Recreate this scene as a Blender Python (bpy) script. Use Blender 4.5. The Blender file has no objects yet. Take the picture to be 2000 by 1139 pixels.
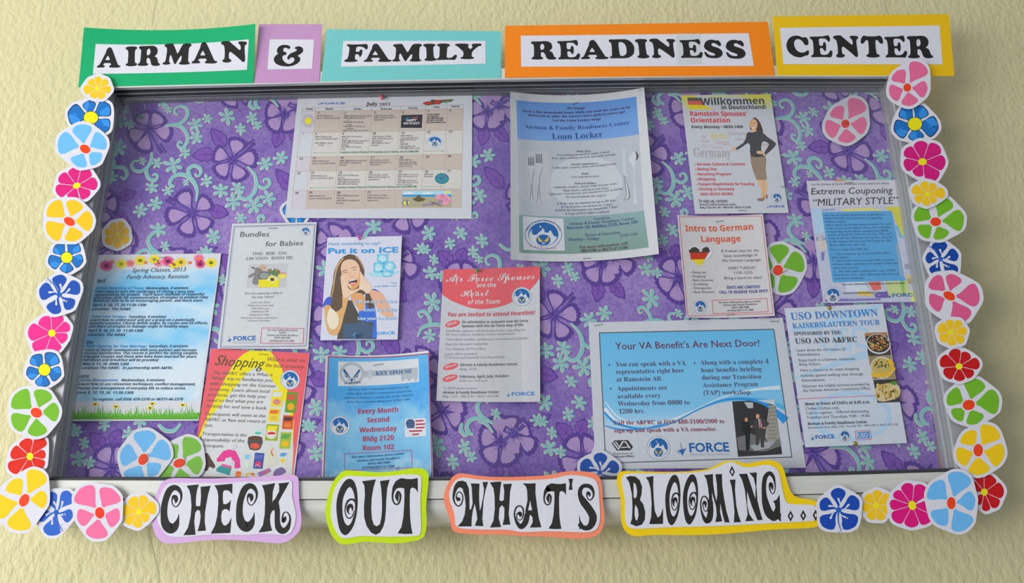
import bpy, math, random, time
_t0 = time.time()
from mathutils import Vector
from mathutils.geometry import tessellate_polygon
random.seed(7)
PI = math.pi
SC = bpy.context.scene
COL = SC.collection

# ------------------------------------------------------------------ camera
F = 1800.0            # focal length in pixels of the 2000 px wide frame
DIST = 1.277          # metres from the lens to the plane of the fabric
CAMZ = 1.50
def _n(v):
    return Vector(v).normalized()
_UP = _n((895 - 1000, -4144 - 569.5, F))          # world up, in camera axes (x right, y down, z forward)
_s = -0.011
_X = _n((1, _s, -(_UP[0] + _UP[1] * _s) / _UP[2]))
_Y = _X.cross(_UP)
if _Y[2] < 0:
    _Y = -_Y
cam_d = bpy.data.cameras.new('camera')
cam = bpy.data.objects.new('camera', cam_d)
COL.objects.link(cam)
SC.camera = cam
cam_d.sensor_fit = 'HORIZONTAL'
cam_d.sensor_width = 36.0
cam_d.lens = 36.0 * F / 2000.0
cam_d.clip_start = 0.02
from mathutils import Matrix
_m = Matrix(((_X[0], -_X[1], -_X[2]), (_Y[0], -_Y[1], -_Y[2]), (_UP[0], -_UP[1], -_UP[2])))
cam.matrix_world = Matrix.Translation((0, -DIST, CAMZ)) @ _m.to_4x4()

_x0, _x1, _x2 = _X; _y0, _y1, _y2 = _Y; _u0, _u1, _u2 = _UP
def Pf(px, py, y=0.0):
    a = px - 1000.0; b = py - 569.5
    k = (DIST + y) / (a*_y0 + b*_y1 + F*_y2)
    return ((a*_x0 + b*_x1 + F*_x2) * k, CAMZ + (a*_u0 + b*_u1 + F*_u2) * k)
def P(px, py, y=0.0):
    """point of the plane at depth y (y grows into the wall) seen at a photo pixel"""
    x, z = Pf(px, py, y)
    return Vector((x, y, z))

# ------------------------------------------------------------------ world, lights, exposure
SC.view_settings.view_transform = 'Standard'
SC.view_settings.look = 'None'
SC.view_settings.gamma = 1.0
SC.view_settings.use_curve_mapping = False
SC.view_settings.exposure = -0.30
w = bpy.data.worlds.new('room_light')
SC.world = w
w.use_nodes = True
w.node_tree.nodes['Background'].inputs[0].default_value = (0.86, 0.90, 1.0, 1)
w.node_tree.nodes['Background'].inputs[1].default_value = 0.42
def area(name, loc, target, size, size_y, power, color):
    l = bpy.data.lights.new(name, 'AREA')
    l.shape = 'RECTANGLE'; l.size = size; l.size_y = size_y; l.energy = power; l.color = color
    o = bpy.data.objects.new(name, l); COL.objects.link(o)
    o.location = loc
    o.rotation_euler = (Vector(target) - Vector(loc)).to_track_quat('-Z', 'Y').to_euler()
    return o
area('window_light', (-2.05, -1.15, 1.8), (0.0, 0, 1.75), 1.5, 1.5, 38, (1.0, 0.985, 0.95))
area('rear_window_light', (-2.7, -3.0, 1.35), (0, 0, 1.8), 2.0, 1.5, 84, (0.97, 0.985, 1.0))  # added fill from behind the camera for the case interior; no window known there
area('ceiling_light', (-0.3, -0.95, 3.55), (0, 0, 1.8), 1.4, 0.8, 9, (1.0, 0.99, 0.97))  # added overhead light, no fixture known; placed clear of the glass reflections

# ------------------------------------------------------------------ materials
def lin(c):
    c = c / 255.0
    return c / 12.92 if c <= 0.04045 else ((c + 0.055) / 1.055) ** 2.4
GAIN = 1.18
_mats = {}
def new_mat(name):
    m = bpy.data.materials.new(name); m.use_nodes = True
    nt = m.node_tree
    return m, nt, nt.nodes['Principled BSDF']
def alb(rgb, gain=None):
    g = GAIN if gain is None else gain
    return tuple(min(0.9, lin(v) * g) for v in rgb) + (1.0,)
def M(rgb, rough=0.7, metal=0.0, gain=None, kind='paper'):
    key = (rgb, rough, metal, gain, kind)
    if key in _mats:
        return _mats[key]
    m, nt, b = new_mat('%s_%d_%d_%d' % ((kind,) + tuple(int(v) for v in rgb)))
    b.inputs['Base Color'].default_value = alb(rgb, gain)
    b.inputs['Roughness'].default_value = rough
    b.inputs['Metallic'].default_value = metal
    b.inputs['Specular IOR Level'].default_value = 0.3
    if kind == 'paper':
        # a faint mottling of ink and fibre
        tc = nt.nodes.new('ShaderNodeTexCoord'); no = nt.nodes.new('ShaderNodeTexNoise')
        no.inputs['Scale'].default_value = 140; no.inputs['Detail'].default_value = 3
        mx = nt.nodes.new('ShaderNodeMix'); mx.data_type = 'RGBA'; mx.blend_type = 'MULTIPLY'
        mr = nt.nodes.new('ShaderNodeMapRange')
        mr.inputs['To Min'].default_value = 0.93; mr.inputs['To Max'].default_value = 1.06
        nt.links.new(tc.outputs['Object'], no.inputs['Vector'])
        nt.links.new(no.outputs[0], mr.inputs['Value'])
        mx.inputs[0].default_value = 1.0
        mx.inputs[6].default_value = alb(rgb, gain)
        nt.links.new(mr.outputs[0], mx.inputs[7])
        nt.links.new(mx.outputs[2], b.inputs['Base Color'])
    _mats[key] = m
    return m
def ramp_mat(name, stops, axis='Z', noise=0.0, scale=6.0, stretch=(1, 1, 1)):
    """printed gradient (sky, colour fade) along the print's own height or width"""
    m, nt, b = new_mat(name)
    tc = nt.nodes.new('ShaderNodeTexCoord'); sp = nt.nodes.new('ShaderNodeSeparateXYZ')
    nt.links.new(tc.outputs['Generated'], sp.inputs[0])
    cr = nt.nodes.new('ShaderNodeValToRGB')
    fac = sp.outputs[axis]
    if noise:
        mp = nt.nodes.new('ShaderNodeMapping'); mp.inputs['Scale'].default_value = stretch
        mp.inputs['Rotation'].default_value = (0, 0.5, 0)
        no = nt.nodes.new('ShaderNodeTexNoise'); no.inputs['Scale'].default_value = scale
        no.inputs['Detail'].default_value = 5
        nt.links.new(tc.outputs['Generated'], mp.inputs[0]); nt.links.new(mp.outputs[0], no.inputs['Vector'])
        ma = nt.nodes.new('ShaderNodeMath'); ma.operation = 'MULTIPLY_ADD'
        nt.links.new(no.outputs[0], ma.inputs[0]); ma.inputs[1].default_value = noise
        ad = nt.nodes.new('ShaderNodeMath'); ad.operation = 'SUBTRACT'; ad.inputs[1].default_value = noise * 0.5
        nt.links.new(fac, ad.inputs[0]); nt.links.new(ad.outputs[0], ma.inputs[2])
        fac = ma.outputs[0]
    nt.links.new(fac, cr.inputs[0])
    el = cr.color_ramp.elements
    while len(el) < len(stops):
        el.new(0.5)
    for e, (p, c) in zip(el, stops):
        e.position = p
    for e, (p, c) in zip(el, stops):
        e.color = alb(c)
    nt.links.new(cr.outputs[0], b.inputs['Base Color'])
    b.inputs['Roughness'].default_value = 0.7
    b.inputs['Specular IOR Level'].default_value = 0.3
    return m

WHITE = (202, 202, 209)
PAPER = (196, 197, 203)

# ------------------------------------------------------------------ mesh helpers
class MB:
    def __init__(self):
        self.v = []; self.f = []; self.mi = []; self.mats = []
    def m(self, mat):
        if mat not in self.mats:
            self.mats.append(mat)
        return self.mats.index(mat)
    def add(self, vs, fs, mat):
        b = len(self.v); i = self.m(mat)
        self.v.extend([tuple(v) for v in vs])
        for f in fs:
            self.f.append(tuple(b + k for k in f)); self.mi.append(i)
    def box(self, a, b, mat):
        x0, y0, z0 = a; x1, y1, z1 = b
        vs = [(x, y, z) for x in (x0, x1) for y in (y0, y1) for z in (z0, z1)]
        self.add(vs, [(0, 1, 3, 2), (4, 6, 7, 5), (0, 4, 5, 1), (2, 3, 7, 6), (0, 2, 6, 4), (1, 5, 7, 3)], mat)
    def build(self, name, parent=None, origin=(0, 0, 0), smooth=False):
        me = bpy.data.meshes.new(name)
        o3 = Vector(origin)
        ox, oy, oz = o3
        me.from_pydata([(v[0]-ox, v[1]-oy, v[2]-oz) for v in self.v], [], self.f)
        for mt in self.mats:
            me.materials.append(mt)
        me.polygons.foreach_set('material_index', self.mi)
        if smooth:
            me.polygons.foreach_set('use_smooth', [True] * len(self.f))
        me.update()
        o = bpy.data.objects.new(name, me); COL.objects.link(o)
        if parent is None:
            o.location = origin
        else:
            o.parent = parent
        return o
def tag(o, label=None, cat=None, group=None, kind=None):
    if label: o['label'] = label
    if cat: o['category'] = cat
    if group: o['group'] = group
    if kind: o['kind'] = kind
    return o
def cat_rom(pts, n=5, closed=True):
    """smooth a run of points (any dimension)"""
    out = []; N = len(pts)
    rng = N if closed else N - 1
    for i in range(rng):
        if closed:
            p = [pts[(i + k) % N] for k in (-1, 0, 1, 2)]
        else:
            p = [pts[max(0, i - 1)], pts[i], pts[i + 1], pts[min(N - 1, i + 2)]]
        for k in range(n):
            t = k / n
            out.append(tuple(0.5 * ((2 * b) + (c - a) * t + (2 * a - 5 * b + 4 * c - d) * t * t + (3 * b - a - 3 * c + d) * t ** 3)
                             for a, b, c, d in zip(*p)))
    if not closed:
        out.append(tuple(pts[-1]))
    return out
def chaikin(pts, it=2, keep=0.0):
    for _ in range(it):
        o = []
        N = len(pts)
        for i in range(N):
            a = pts[i]; b = pts[(i + 1) % N]
            o.append((a[0] * .75 + b[0] * .25, a[1] * .75 + b[1] * .25))
            o.append((a[0] * .25 + b[0] * .75, a[1] * .25 + b[1] * .75))
        pts = o
    return pts
def hull(pts):
    pts = sorted(set(pts))
    def half(ps):
        h = []
        for p in ps:
            while len(h) > 1 and (h[-1][0]-h[-2][0])*(p[1]-h[-2][1])-(h[-1][1]-h[-2][1])*(p[0]-h[-2][0]) <= 0:
                h.pop()
            h.append(p)
        return h
    a = half(pts); b = half(pts[::-1])
    return a[:-1] + b[:-1]
def ribbon(pts, n=6):
    """outline polygon pieces of a smooth tapering stroke through (x, y, width) points"""
    s = cat_rom([tuple(map(float, p)) for p in pts], n, False)
    L = []; R = []
    for i, p in enumerate(s):
        a = s[max(0, i - 1)]; b = s[min(len(s) - 1, i + 1)]
        dx, dy = b[0] - a[0], b[1] - a[1]
        l = math.hypot(dx, dy) or 1.0
        nx, ny = -dy / l, dx / l
        h = max(0.01, p[2]) / 2
        L.append((p[0] + nx * h, p[1] + ny * h)); R.append((p[0] - nx * h, p[1] - ny * h))
    return s, L, R

# ------------------------------------------------------------------ glyphs of the built-in font
_gl = {}
_START = {'notob': (0x1D5D4, 0x1D5EE, 0x1D7EC), 'serifb': (0x1D400, 0x1D41A, 0x1D7CE), 'serif': (0x1D400, 0x1D41A, 0x1D7CE), 'script': (0x1D4D0, 0x1D4EA, 0x1D7CE)}
def _wide(ch, font):
    """the same letter in the bold, serif or script alphabet of the built-in font"""
    if font not in _START: return ch
    up, low, dig = _START[font]; o = ord(ch)
    if 'A' <= ch <= 'Z': return chr(up + o - 65)
    if 'a' <= ch <= 'z': return chr(low + o - 97)
    if '0' <= ch <= '9': return chr(dig + o - 48)
    return ch
_OFF = {'serif': -0.009, 'sansb': 0.018, 'black': 0.03}
def _mesh_of(body, font):
    c = bpy.data.curves.new('g', 'FONT'); c.body = body; c.size = 1; c.resolution_u = 2
    c.offset = _OFF.get(font, 0.0); c.space_line = 3.0
    o = bpy.data.objects.new('g', c); COL.objects.link(o)
    bpy.context.view_layer.update()
    me = o.to_mesh()
    vs = [(v.co.x, v.co.y) for v in me.vertices]; fs = [tuple(p.vertices) for p in me.polygons]
    o.to_mesh_clear(); bpy.data.objects.remove(o); bpy.data.curves.remove(c)
    return vs, fs
def load_glyphs(fonts):
    """fonts: {font: characters}. Every font is set once, one character and a bar per line, then cut up by line."""
    for font, chars in fonts.items():
        bar = _mesh_of('|', font)[0]
        b1 = max(v[0] for v in bar); b0 = min(v[0] for v in bar)
        vs, fs = _mesh_of('\n'.join(_wide(ch, font) + '|' for ch in chars), font)
        line = [int(round((0.25 - v[1]) / 3.0)) for v in vs]
        mx = {}
        for v, l in zip(vs, line): mx[l] = max(mx.get(l, -9), v[0])
        faces = {}
        for f in fs: faces.setdefault(line[f[0]], []).append(f)
        for l, ch in enumerate(chars):
            if l not in mx: continue
            lim = mx[l] - (b1 - b0) - 1e-4
            idx = {}; V = []; FC = []
            for f in faces.get(l, []):
                if all(vs[i][0] > lim for i in f): continue
                g = []
                for i in f:
                    if i not in idx: idx[i] = len(V); V.append((vs[i][0], vs[i][1] + 3.0 * l))
                    g.append(idx[i])
                FC.append(tuple(g))
            _gl[(ch, font)] = (V, FC, mx[l] - b1)
_asc = ''.join(chr(i) for i in range(33, 127)) + '\u2019\u201c\u201d\u2022\u2013\u2713'
load_glyphs({f: _asc for f in ('sans', 'sansb', 'black')})
_bold = 'ABCDEFGHIJKLMNOPQRSTUVWYabcdefghijklmnopqrstuvwxyz0123456789'
load_glyphs({'notob': _bold, 'serifb': _bold, 'serif': _bold, 'script': 'AirFoceSpusHtT'})
_SLANT = {'serifi': ('serif', .2), 'noto': ('sans', 0.0), 'notoi': ('sans', .2), 'notobi': ('notob', .2)}
# ------------------------------------------------------------------ items: things made of paper, laid out by photo pixel on their own plane
LAYER = 0.00003
class Item:
    """surf(x, z) -> y of the front face.  ctx maps crop pixels to photo pixels."""
    def __init__(self, surf):
        self.const = None if callable(surf) else surf
        self.surf = surf if callable(surf) else (lambda x, z, s=surf: s)
        self.ox = self.oy = 0.0; self.s = 1.0
        self.top = None; self.mb = None; self.center = Vector((0, 0, 0))
    def ctx(self, ox=0.0, oy=0.0, s=1.0):
        self.ox, self.oy, self.s = ox, oy, s
    def flat(self, p):
        px = self.ox + p[0] / self.s; py = self.oy + p[1] / self.s
        if self.const is not None:
            return Pf(px, py, self.const)
        y = -0.005
        for _ in range(5):
            q = Pf(px, py, y); y = self.surf(q[0], q[1])
        return q
    def w(self, xz, lay):
        return (xz[0], self.surf(xz[0], xz[1]) - lay * LAYER, xz[1])
    def part(self, name, label=None):
        self.end()
        self.mb = MB(); self.pn = name; self.pl = label
    def end(self):
        if self.mb is not None and self.mb.v:
            o = self.mb.build(self.pn, self.top, self.center)
            if self.pl: o['label'] = self.pl
        self.mb = None
    # solid sheets
    def sheet_poly(self, name, pts, mat, thick=0.0003, smooth=0):
        fl = [self.flat(p) for p in pts]
        if smooth: fl = chaikin(fl, smooth)
        mb = MB(); n = len(fl)
        fr = [self.w(q, 0) for q in fl]; bk = [(a, b + thick, c) for a, b, c in fr]
        tri = tessellate_polygon([[Vector((q[0], q[1], 0)) for q in fl]])
        mb.add(fr + bk, [tuple(t) for t in tri] + [tuple(n + k for k in t[::-1]) for t in tri] +
               [(i, (i + 1) % n, n + (i + 1) % n, n + i) for i in range(n)], mat)
        c = sum((Vector(v) for v in fr), Vector()) / n
        self.center = c
        self.top = mb.build(name, None, c)
        return self.top
    def quad_grid(self, q, nx, nz, lay=0, thick=None, mat=None):
        c = [self.flat(p) for p in q]      # TL TR BR BL
        vs = []
        for j in range(nz + 1):
            for i in range(nx + 1):
                u, v = i / nx, j / nz
                x = (c[0][0]*(1-u) + c[1][0]*u)*(1-v) + (c[3][0]*(1-u) + c[2][0]*u)*v
                z = (c[0][1]*(1-u) + c[1][1]*u)*(1-v) + (c[3][1]*(1-u) + c[2][1]*u)*v
                vs.append(self.w((x, z), lay))
        W = nx + 1
        fs = [(j*W+i, (j+1)*W+i, (j+1)*W+i+1, j*W+i+1) for j in range(nz) for i in range(nx)]
        if thick:
            n = len(vs)
            vs += [(a, b + thick, d) for a, b, d in vs]
            fs += [tuple(n + k for k in f[::-1]) for f in fs]
            rim = [i for i in range(W)] + [j*W+nx for j in range(1, nz+1)] + [nz*W+i for i in range(nx-1, -1, -1)] + [j*W for j in range(nz-1, 0, -1)]
            m = len(rim)
            fs += [(rim[i], rim[(i+1) % m], n + rim[(i+1) % m], n + rim[i]) for i in range(m)]
        return vs, fs
    def sheet(self, name, q, mat, nx=1, nz=1, thick=0.00025):
        vs, fs = self.quad_grid(q, nx, nz, 0, thick)
        mb = MB(); mb.add(vs, fs, mat)
        self.nx, self.nz = nx, nz
        c = sum((Vector(v) for v in vs), Vector()) / len(vs)
        self.center = c
        self.top = mb.build(name, None, c)
        return self.top
    # print
    def rect(self, q, col, lay=1, g=None):
        if len(q) == 2:
            (x0, y0), (x1, y1) = q; q = [(x0, y0), (x1, y0), (x1, y1), (x0, y1)]
        nx, nz = g or (1, 1)
        if self.const is None and g is None:
            fl = [self.flat(p) for p in q]; self.flatadd(fl, [(0, 1, 2, 3)], col, lay); return
        vs, fs = self.quad_grid(q, nx * (2 if g else 1), nz, lay)
        self.mb.add(vs, fs, col if not isinstance(col, tuple) else M(col))
    def flatadd(self, fl, faces, col, lay):
        """add faces given in the plane; on a curled sheet cut them into narrow upright strips that follow it"""
        mat = col if not isinstance(col, tuple) else M(col)
        if self.const is not None:
            self.mb.add([self.w(a, lay) for a in fl], faces, mat); return
        S = 0.004
        def cut(ps, lim, sg):
            o = []
            for i in range(len(ps)):
                a = ps[i-1]; b = ps[i]; ia = (a[0]-lim)*sg >= 0; ib = (b[0]-lim)*sg >= 0
                if ia != ib:
                    t = (lim-a[0])/(b[0]-a[0]); o.append((lim, a[1] + (b[1]-a[1])*t))
                if ib: o.append(b)
            return o
        for f in faces:
            ps = [fl[i] for i in f]
            a = min(p[0] for p in ps); b = max(p[0] for p in ps)
            k = math.floor(a / S)
            while k * S < b:
                q = cut(cut(ps, k*S, 1), (k+1)*S, -1) if b - a > S*.6 else ps
                if len(q) > 2: self.mb.add([self.w(p, lay) for p in q], [tuple(range(len(q)))], mat)
                if b - a <= S*.6: break
                k += 1
    def jit(self, lay):
        self.jc = (getattr(self, 'jc', 0) + 1) % 6
        return lay + self.jc * 0.12
    def poly(self, pts, col, lay=2, holes=(), smooth=0, cr=0):
        lay = self.jit(lay)
        def prep(p):
            p = [tuple(map(float, a)) for a in p]
            if cr: p = cat_rom(p, cr)
            if smooth: p = chaikin(p, smooth)
            return [self.flat(a) for a in p]
        loops = [prep(pts)] + [prep(h) for h in holes]
        tri = tessellate_polygon([[Vector((a[0], a[1], 0)) for a in l] for l in loops])
        self.flatadd([a for l in loops for a in l], [tuple(t) for t in tri], col, lay)
    def stroke(self, pts, col, lay=2, n=5, cap=True):
        lay = self.jit(lay)
        s, L, R = ribbon(pts, n)
        vs = [self.w(self.flat(a), lay) for a in L] + [self.w(self.flat(a), lay) for a in R]
        k = len(L)
        self.mb.add(vs, [(i, i + 1, k + i + 1, k + i) for i in range(k - 1)], col if not isinstance(col, tuple) else M(col))
        if cap:
            for e in (s[0], s[-1]):
                if e[2] > 2:
                    self.ell(e[0], e[1], e[2] / 2, e[2] / 2, col, lay, n=12)
    def line(self, a, b, wd, col, lay=3):
        dx, dy = b[0]-a[0], b[1]-a[1]; l = math.hypot(dx, dy) or 1; nx, ny = -dy/l*wd/2, dx/l*wd/2
        N = 1 if self.const is not None else 48 if l > 60 else 4
        vs = []
        for i in range(N + 1):
            t = i / N
            vs.append(self.w(self.flat((a[0]+dx*t+nx, a[1]+dy*t+ny)), lay)); vs.append(self.w(self.flat((a[0]+dx*t-nx, a[1]+dy*t-ny)), lay))
        self.mb.add(vs, [(2*i, 2*i+2, 2*i+3, 2*i+1) for i in range(N)], col if not isinstance(col, tuple) else M(col))
    def frame(self, q, wd, col, lay=3):
        for i in range(4):
            self.line(q[i], q[(i+1) % 4], wd, col, lay)
    def ell(self, cx, cy, rx, ry, col, lay=2, rot=0.0, n=24, a0=0.0, a1=2*PI):
        lay = self.jit(lay)
        pts = []
        full = abs(a1 - a0 - 2*PI) < 1e-6
        for i in range(n if full else n + 1):
            a = a0 + (a1 - a0) * i / n
            x, y = rx*math.cos(a), -ry*math.sin(a)
            c, s = math.cos(rot), math.sin(rot)
            pts.append((cx + x*c - y*s, cy + x*s + y*c))
        self.flatadd([self.flat(a) for a in pts], [tuple(range(len(pts)))], col, lay)
    def ring(self, cx, cy, rx, ry, wd, col, lay=3, rot=0.0, n=32):
        pts = []
        for i in range(n + 1):
            a = 2*PI*i/n
            x, y = math.cos(a), -math.sin(a); c, s = math.cos(rot), math.sin(rot)
            for k in (0, 1):
                X, Z = x*(rx - k*wd), y*(ry - k*wd)
                pts.append((cx + X*c - Z*s, cy + X*s + Z*c))
        vs = [self.w(self.flat(a), lay) for a in pts]
        self.mb.add(vs, [(2*i, 2*i+1, 2*i+3, 2*i+2) for i in range(n)], col if not isinstance(col, tuple) else M(col))
    def text(self, s, a, b, h, font='sans', col=(45, 45, 50), lay=13, slant=0.0, up=None):
        """s set between baseline points a and b, capitals h high (all in crop pixels)"""
        A = self.flat(a); B = self.flat(b)
        u = up or getattr(self, 'up', None)
        ax = Vector((B[0]-A[0], B[1]-A[1])); Lw = ax.length; ax /= Lw
        if u is None:
            ez = Vector((-ax[1], ax[0]))
        else:
            ez = Vector(u)
        C = self.flat((a[0], a[1] - h))
        hw = (Vector(C) - Vector(A)).length
        if font in _SLANT:
            font, extra = _SLANT[font]; slant += extra
        tot = 0.0; run = []
        for ch in s:
            if ch == ' ':
                tot += 0.28; continue
            k = (ch, font)
            if k not in _gl: k = (ch, 'sansb' if font in ('notob', 'serifb') else 'sans')
            run.append((tot, k)); tot += _gl[k][2]
        sx = Lw / max(tot, 0.01); sy = hw / 0.70
        ta = slant
        mat = col if not isinstance(col, tuple) else M(col)
        for off, k in run:
            vs, fs, _ = _gl[k]
            out = []
            for vx, vy in vs:
                X = (off + vx) * sx + ta * vy * sy; Z = vy * sy
                out.append(self.w((A[0] + ax[0]*X + ez[0]*Z, A[1] + ax[1]*X + ez[1]*Z), lay))
            self.mb.add(out, fs, mat)
    def lines(self, rows, h, font='sans', col=(45, 45, 50), slant=0.0):
        """rows of (text, x0, y0, x1, y1)"""
        for r in rows:
            self.text(r[0], (r[1], r[2]), (r[3], r[4]), h, font, col, 13, slant)
    def done(self, label, cat, group=None):
        self.end()
        tag(self.top, label, cat, group)
        return self.top
def plane3(p1, p2, p3):
    """surf from three (px, py, y) points"""
    a, b, c = [P(q[0], q[1], q[2]) for q in (p1, p2, p3)]
    n = (b - a).cross(c - a)
    return lambda x, z: a.y - (n.x*(x - a.x) + n.z*(z - a.z)) / n.y
# ------------------------------------------------------------------ wall
WALLY = 0.028
def wall_material():
    m, nt, b = new_mat('painted_stucco')
    tc = nt.nodes.new('ShaderNodeTexCoord')
    mp = nt.nodes.new('ShaderNodeMapping'); mp.inputs['Scale'].default_value = (1.25, 1.0, 0.8)
    nt.links.new(tc.outputs['Object'], mp.inputs[0])
    n1 = nt.nodes.new('ShaderNodeTexNoise'); n1.inputs['Scale'].default_value = 115; n1.inputs['Detail'].default_value = 4; n1.inputs['Roughness'].default_value = 0.55
    n2 = nt.nodes.new('ShaderNodeTexVoronoi'); n2.inputs['Scale'].default_value = 85; n2.feature = 'SMOOTH_F1'
    n3 = nt.nodes.new('ShaderNodeTexNoise'); n3.inputs['Scale'].default_value = 3.0; n3.inputs['Detail'].default_value = 3
    for n in (n1, n2, n3):
        nt.links.new(mp.outputs[0], n.inputs['Vector'])
    ad = nt.nodes.new('ShaderNodeMath'); ad.operation = 'MULTIPLY_ADD'; ad.inputs[1].default_value = 0.5
    nt.links.new(n2.outputs['Distance'], ad.inputs[0]); nt.links.new(n1.outputs[0], ad.inputs[2])
    bp = nt.nodes.new('ShaderNodeBump'); bp.inputs['Strength'].default_value = 0.8; bp.inputs['Distance'].default_value = 0.0032
    nt.links.new(ad.outputs[0], bp.inputs['Height']); nt.links.new(bp.outputs[0], b.inputs['Normal'])
    mx = nt.nodes.new('ShaderNodeMix'); mx.data_type = 'RGBA'
    mx.inputs[6].default_value = alb((214, 207, 158), 0.93); mx.inputs[7].default_value = alb((222, 214, 168), 0.93)
    nt.links.new(n3.outputs[0], mx.inputs[0]); nt.links.new(mx.outputs[2], b.inputs['Base Color'])
    b.inputs['Roughness'].default_value = 0.55; b.inputs['Specular IOR Level'].default_value = 0.3
    return m
mb = MB()
mb.box((-2.6, WALLY, 0.0), (2.6, WALLY + 0.15, 3.4), wall_material())
wall = mb.build('wall_back', None, (0, WALLY, 0)); wall['kind'] = 'structure'
# hairline ridges in the plaster
it = Item(WALLY - 0.0002); it.top = wall; it.center = Vector((0, WALLY, 0))
seam = M((205, 198, 152), gain=0.86)
for pts in ([(291, 1020, 2), (293, 1050, 3), (302, 1090, 2.5), (309, 1120, 3), (312, 1145, 2)],
            [(307, -5, 2), (300, 25, 3), (297, 50, 2)], [(1727, -5, 2), (1730, 15, 3), (1736, 28, 1.5)]):
    it.part('plaster_ridge'); it.stroke(pts, seam, 3, cap=False); it.end()

# ------------------------------------------------------------------ display case
YF = -0.045          # front of the aluminium frame
FR = 0.022           # width of the frame's front face
def metal(name, rgb, rough, metallic, streak=(1, 1, 60)):
    m, nt, b = new_mat(name)
    tc = nt.nodes.new('ShaderNodeTexCoord'); mp = nt.nodes.new('ShaderNodeMapping'); mp.inputs['Scale'].default_value = streak
    no = nt.nodes.new('ShaderNodeTexNoise'); no.inputs['Scale'].default_value = 14; no.inputs['Detail'].default_value = 3
    mr = nt.nodes.new('ShaderNodeMapRange'); mr.inputs['To Min'].default_value = 0.88; mr.inputs['To Max'].default_value = 1.08
    mx = nt.nodes.new('ShaderNodeMix'); mx.data_type = 'RGBA'; mx.blend_type = 'MULTIPLY'; mx.inputs[0].default_value = 1
    nt.links.new(tc.outputs['Object'], mp.inputs[0]); nt.links.new(mp.outputs[0], no.inputs[0]); nt.links.new(no.outputs[0], mr.inputs['Value'])
    mx.inputs[6].default_value = alb(rgb); nt.links.new(mr.outputs[0], mx.inputs[7]); nt.links.new(mx.outputs[2], b.inputs['Base Color'])
    b.inputs['Roughness'].default_value = rough; b.inputs['Metallic'].default_value = metallic
    return m
ALU = metal('anodised_aluminium', (176, 178, 178), 0.38, 0.55)
ALUW = metal('pale_aluminium', (198, 198, 190), 0.42, 0.15, (0.6, 1, 40))
DARK = M((52, 54, 58), 0.5, 0.2, kind='gasket')  # shade of the glass tracks and channel gap, put into the colour
GREY = M((120, 122, 124), 0.4, 0.4, kind='groove')
case = bpy.data.objects.new('display_case', None); COL.objects.link(case)
cc = P(980, 550, 0); case.location = (cc.x, WALLY, cc.z)
tag(case, 'wall-mounted aluminium notice case with sliding glass over purple floral fabric', 'display case')
CO = case.location.copy()

def loft(name, stations, profile, mats):
    """stations: front-lip points; profile: list of (dx, y, dz) closed; one quad strip per edge, mats per edge"""
    m2 = MB(); n = len(profile)
    rings = [[(s.x + p[0], p[1], s.z + p[2]) for p in profile] for s in stations]
    for a, b in zip(rings[:-1], rings[1:]):
        for k in range(n):
            m2.add([a[k], a[(k+1) % n], b[(k+1) % n], b[k]], [(0, 1, 2, 3)], mats[k] if isinstance(mats, list) else mats)
    for r in (rings[0], rings[-1]):
        tri = tessellate_polygon([[Vector((p[1], p[2], 0)) for p in profile]])
        m2.add(r, [tuple(t) for t in tri], mats[0] if isinstance(mats, list) else mats)
    return m2.build(name, case, CO)
top_px = [(188, 173.5), (217, 172.5), (360, 168.5), (520, 164.6), (740, 160), (980, 156), (1220, 152.5), (1480, 150), (1735, 150.5), (1768, 151)]
bot_px = [(64, 935), (97, 935), (306, 935.5), (600, 936), (845, 935.5), (1190, 933.5), (1420, 930.5), (1640, 925), (1868, 918), (1902, 917)]
T_ = [P(x, y, YF) for x, y in top_px]; B_ = [P(x, y, YF) for x, y in bot_px]
# top rail: pale front face, and a stepped underside with two glass tracks, its shade painted dark
loft('top_rail', T_, [(0, YF, 0), (0, YF, 0.021), (0, WALLY, 0.021), (0, WALLY, -0.004), (0, 0.004, -0.004), (0, 0.0, 0.0),
                      (0, -0.010, 0.0), (0, -0.011, 0.003), (0, -0.018, 0.003), (0, -0.019, -0.001), (0, -0.021, -0.001), (0, -0.022, 0.005),
                      (0, -0.028, 0.005), (0, -0.029, -0.001), (0, -0.031, -0.001), (0, -0.032, 0.005), (0, -0.038, 0.005), (0, -0.039, 0.0)],
     [ALUW, ALU, ALU, ALU, ALU, GREY, GREY, DARK, ALU, ALU, DARK, DARK, ALU, ALU, DARK, DARK, ALU, ALU])
# a bright rounded lip along the front
lip = MB()
for a, b in zip(T_[:-1], T_[1:]):
    r = 0.0014
    ra = [(a.x, YF - r*math.sin(t), a.z + r + r*math.cos(t)) for t in [k*PI/4 for k in range(5)]]
    rb = [(b.x, YF - r*math.sin(t), b.z + r + r*math.cos(t)) for t in [k*PI/4 for k in range(5)]]
    for k in range(4):
        lip.add([ra[k], ra[k+1], rb[k+1], rb[k]], [(0, 1, 2, 3)], ALUW)
lip.build('front_lip', case, CO)
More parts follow.
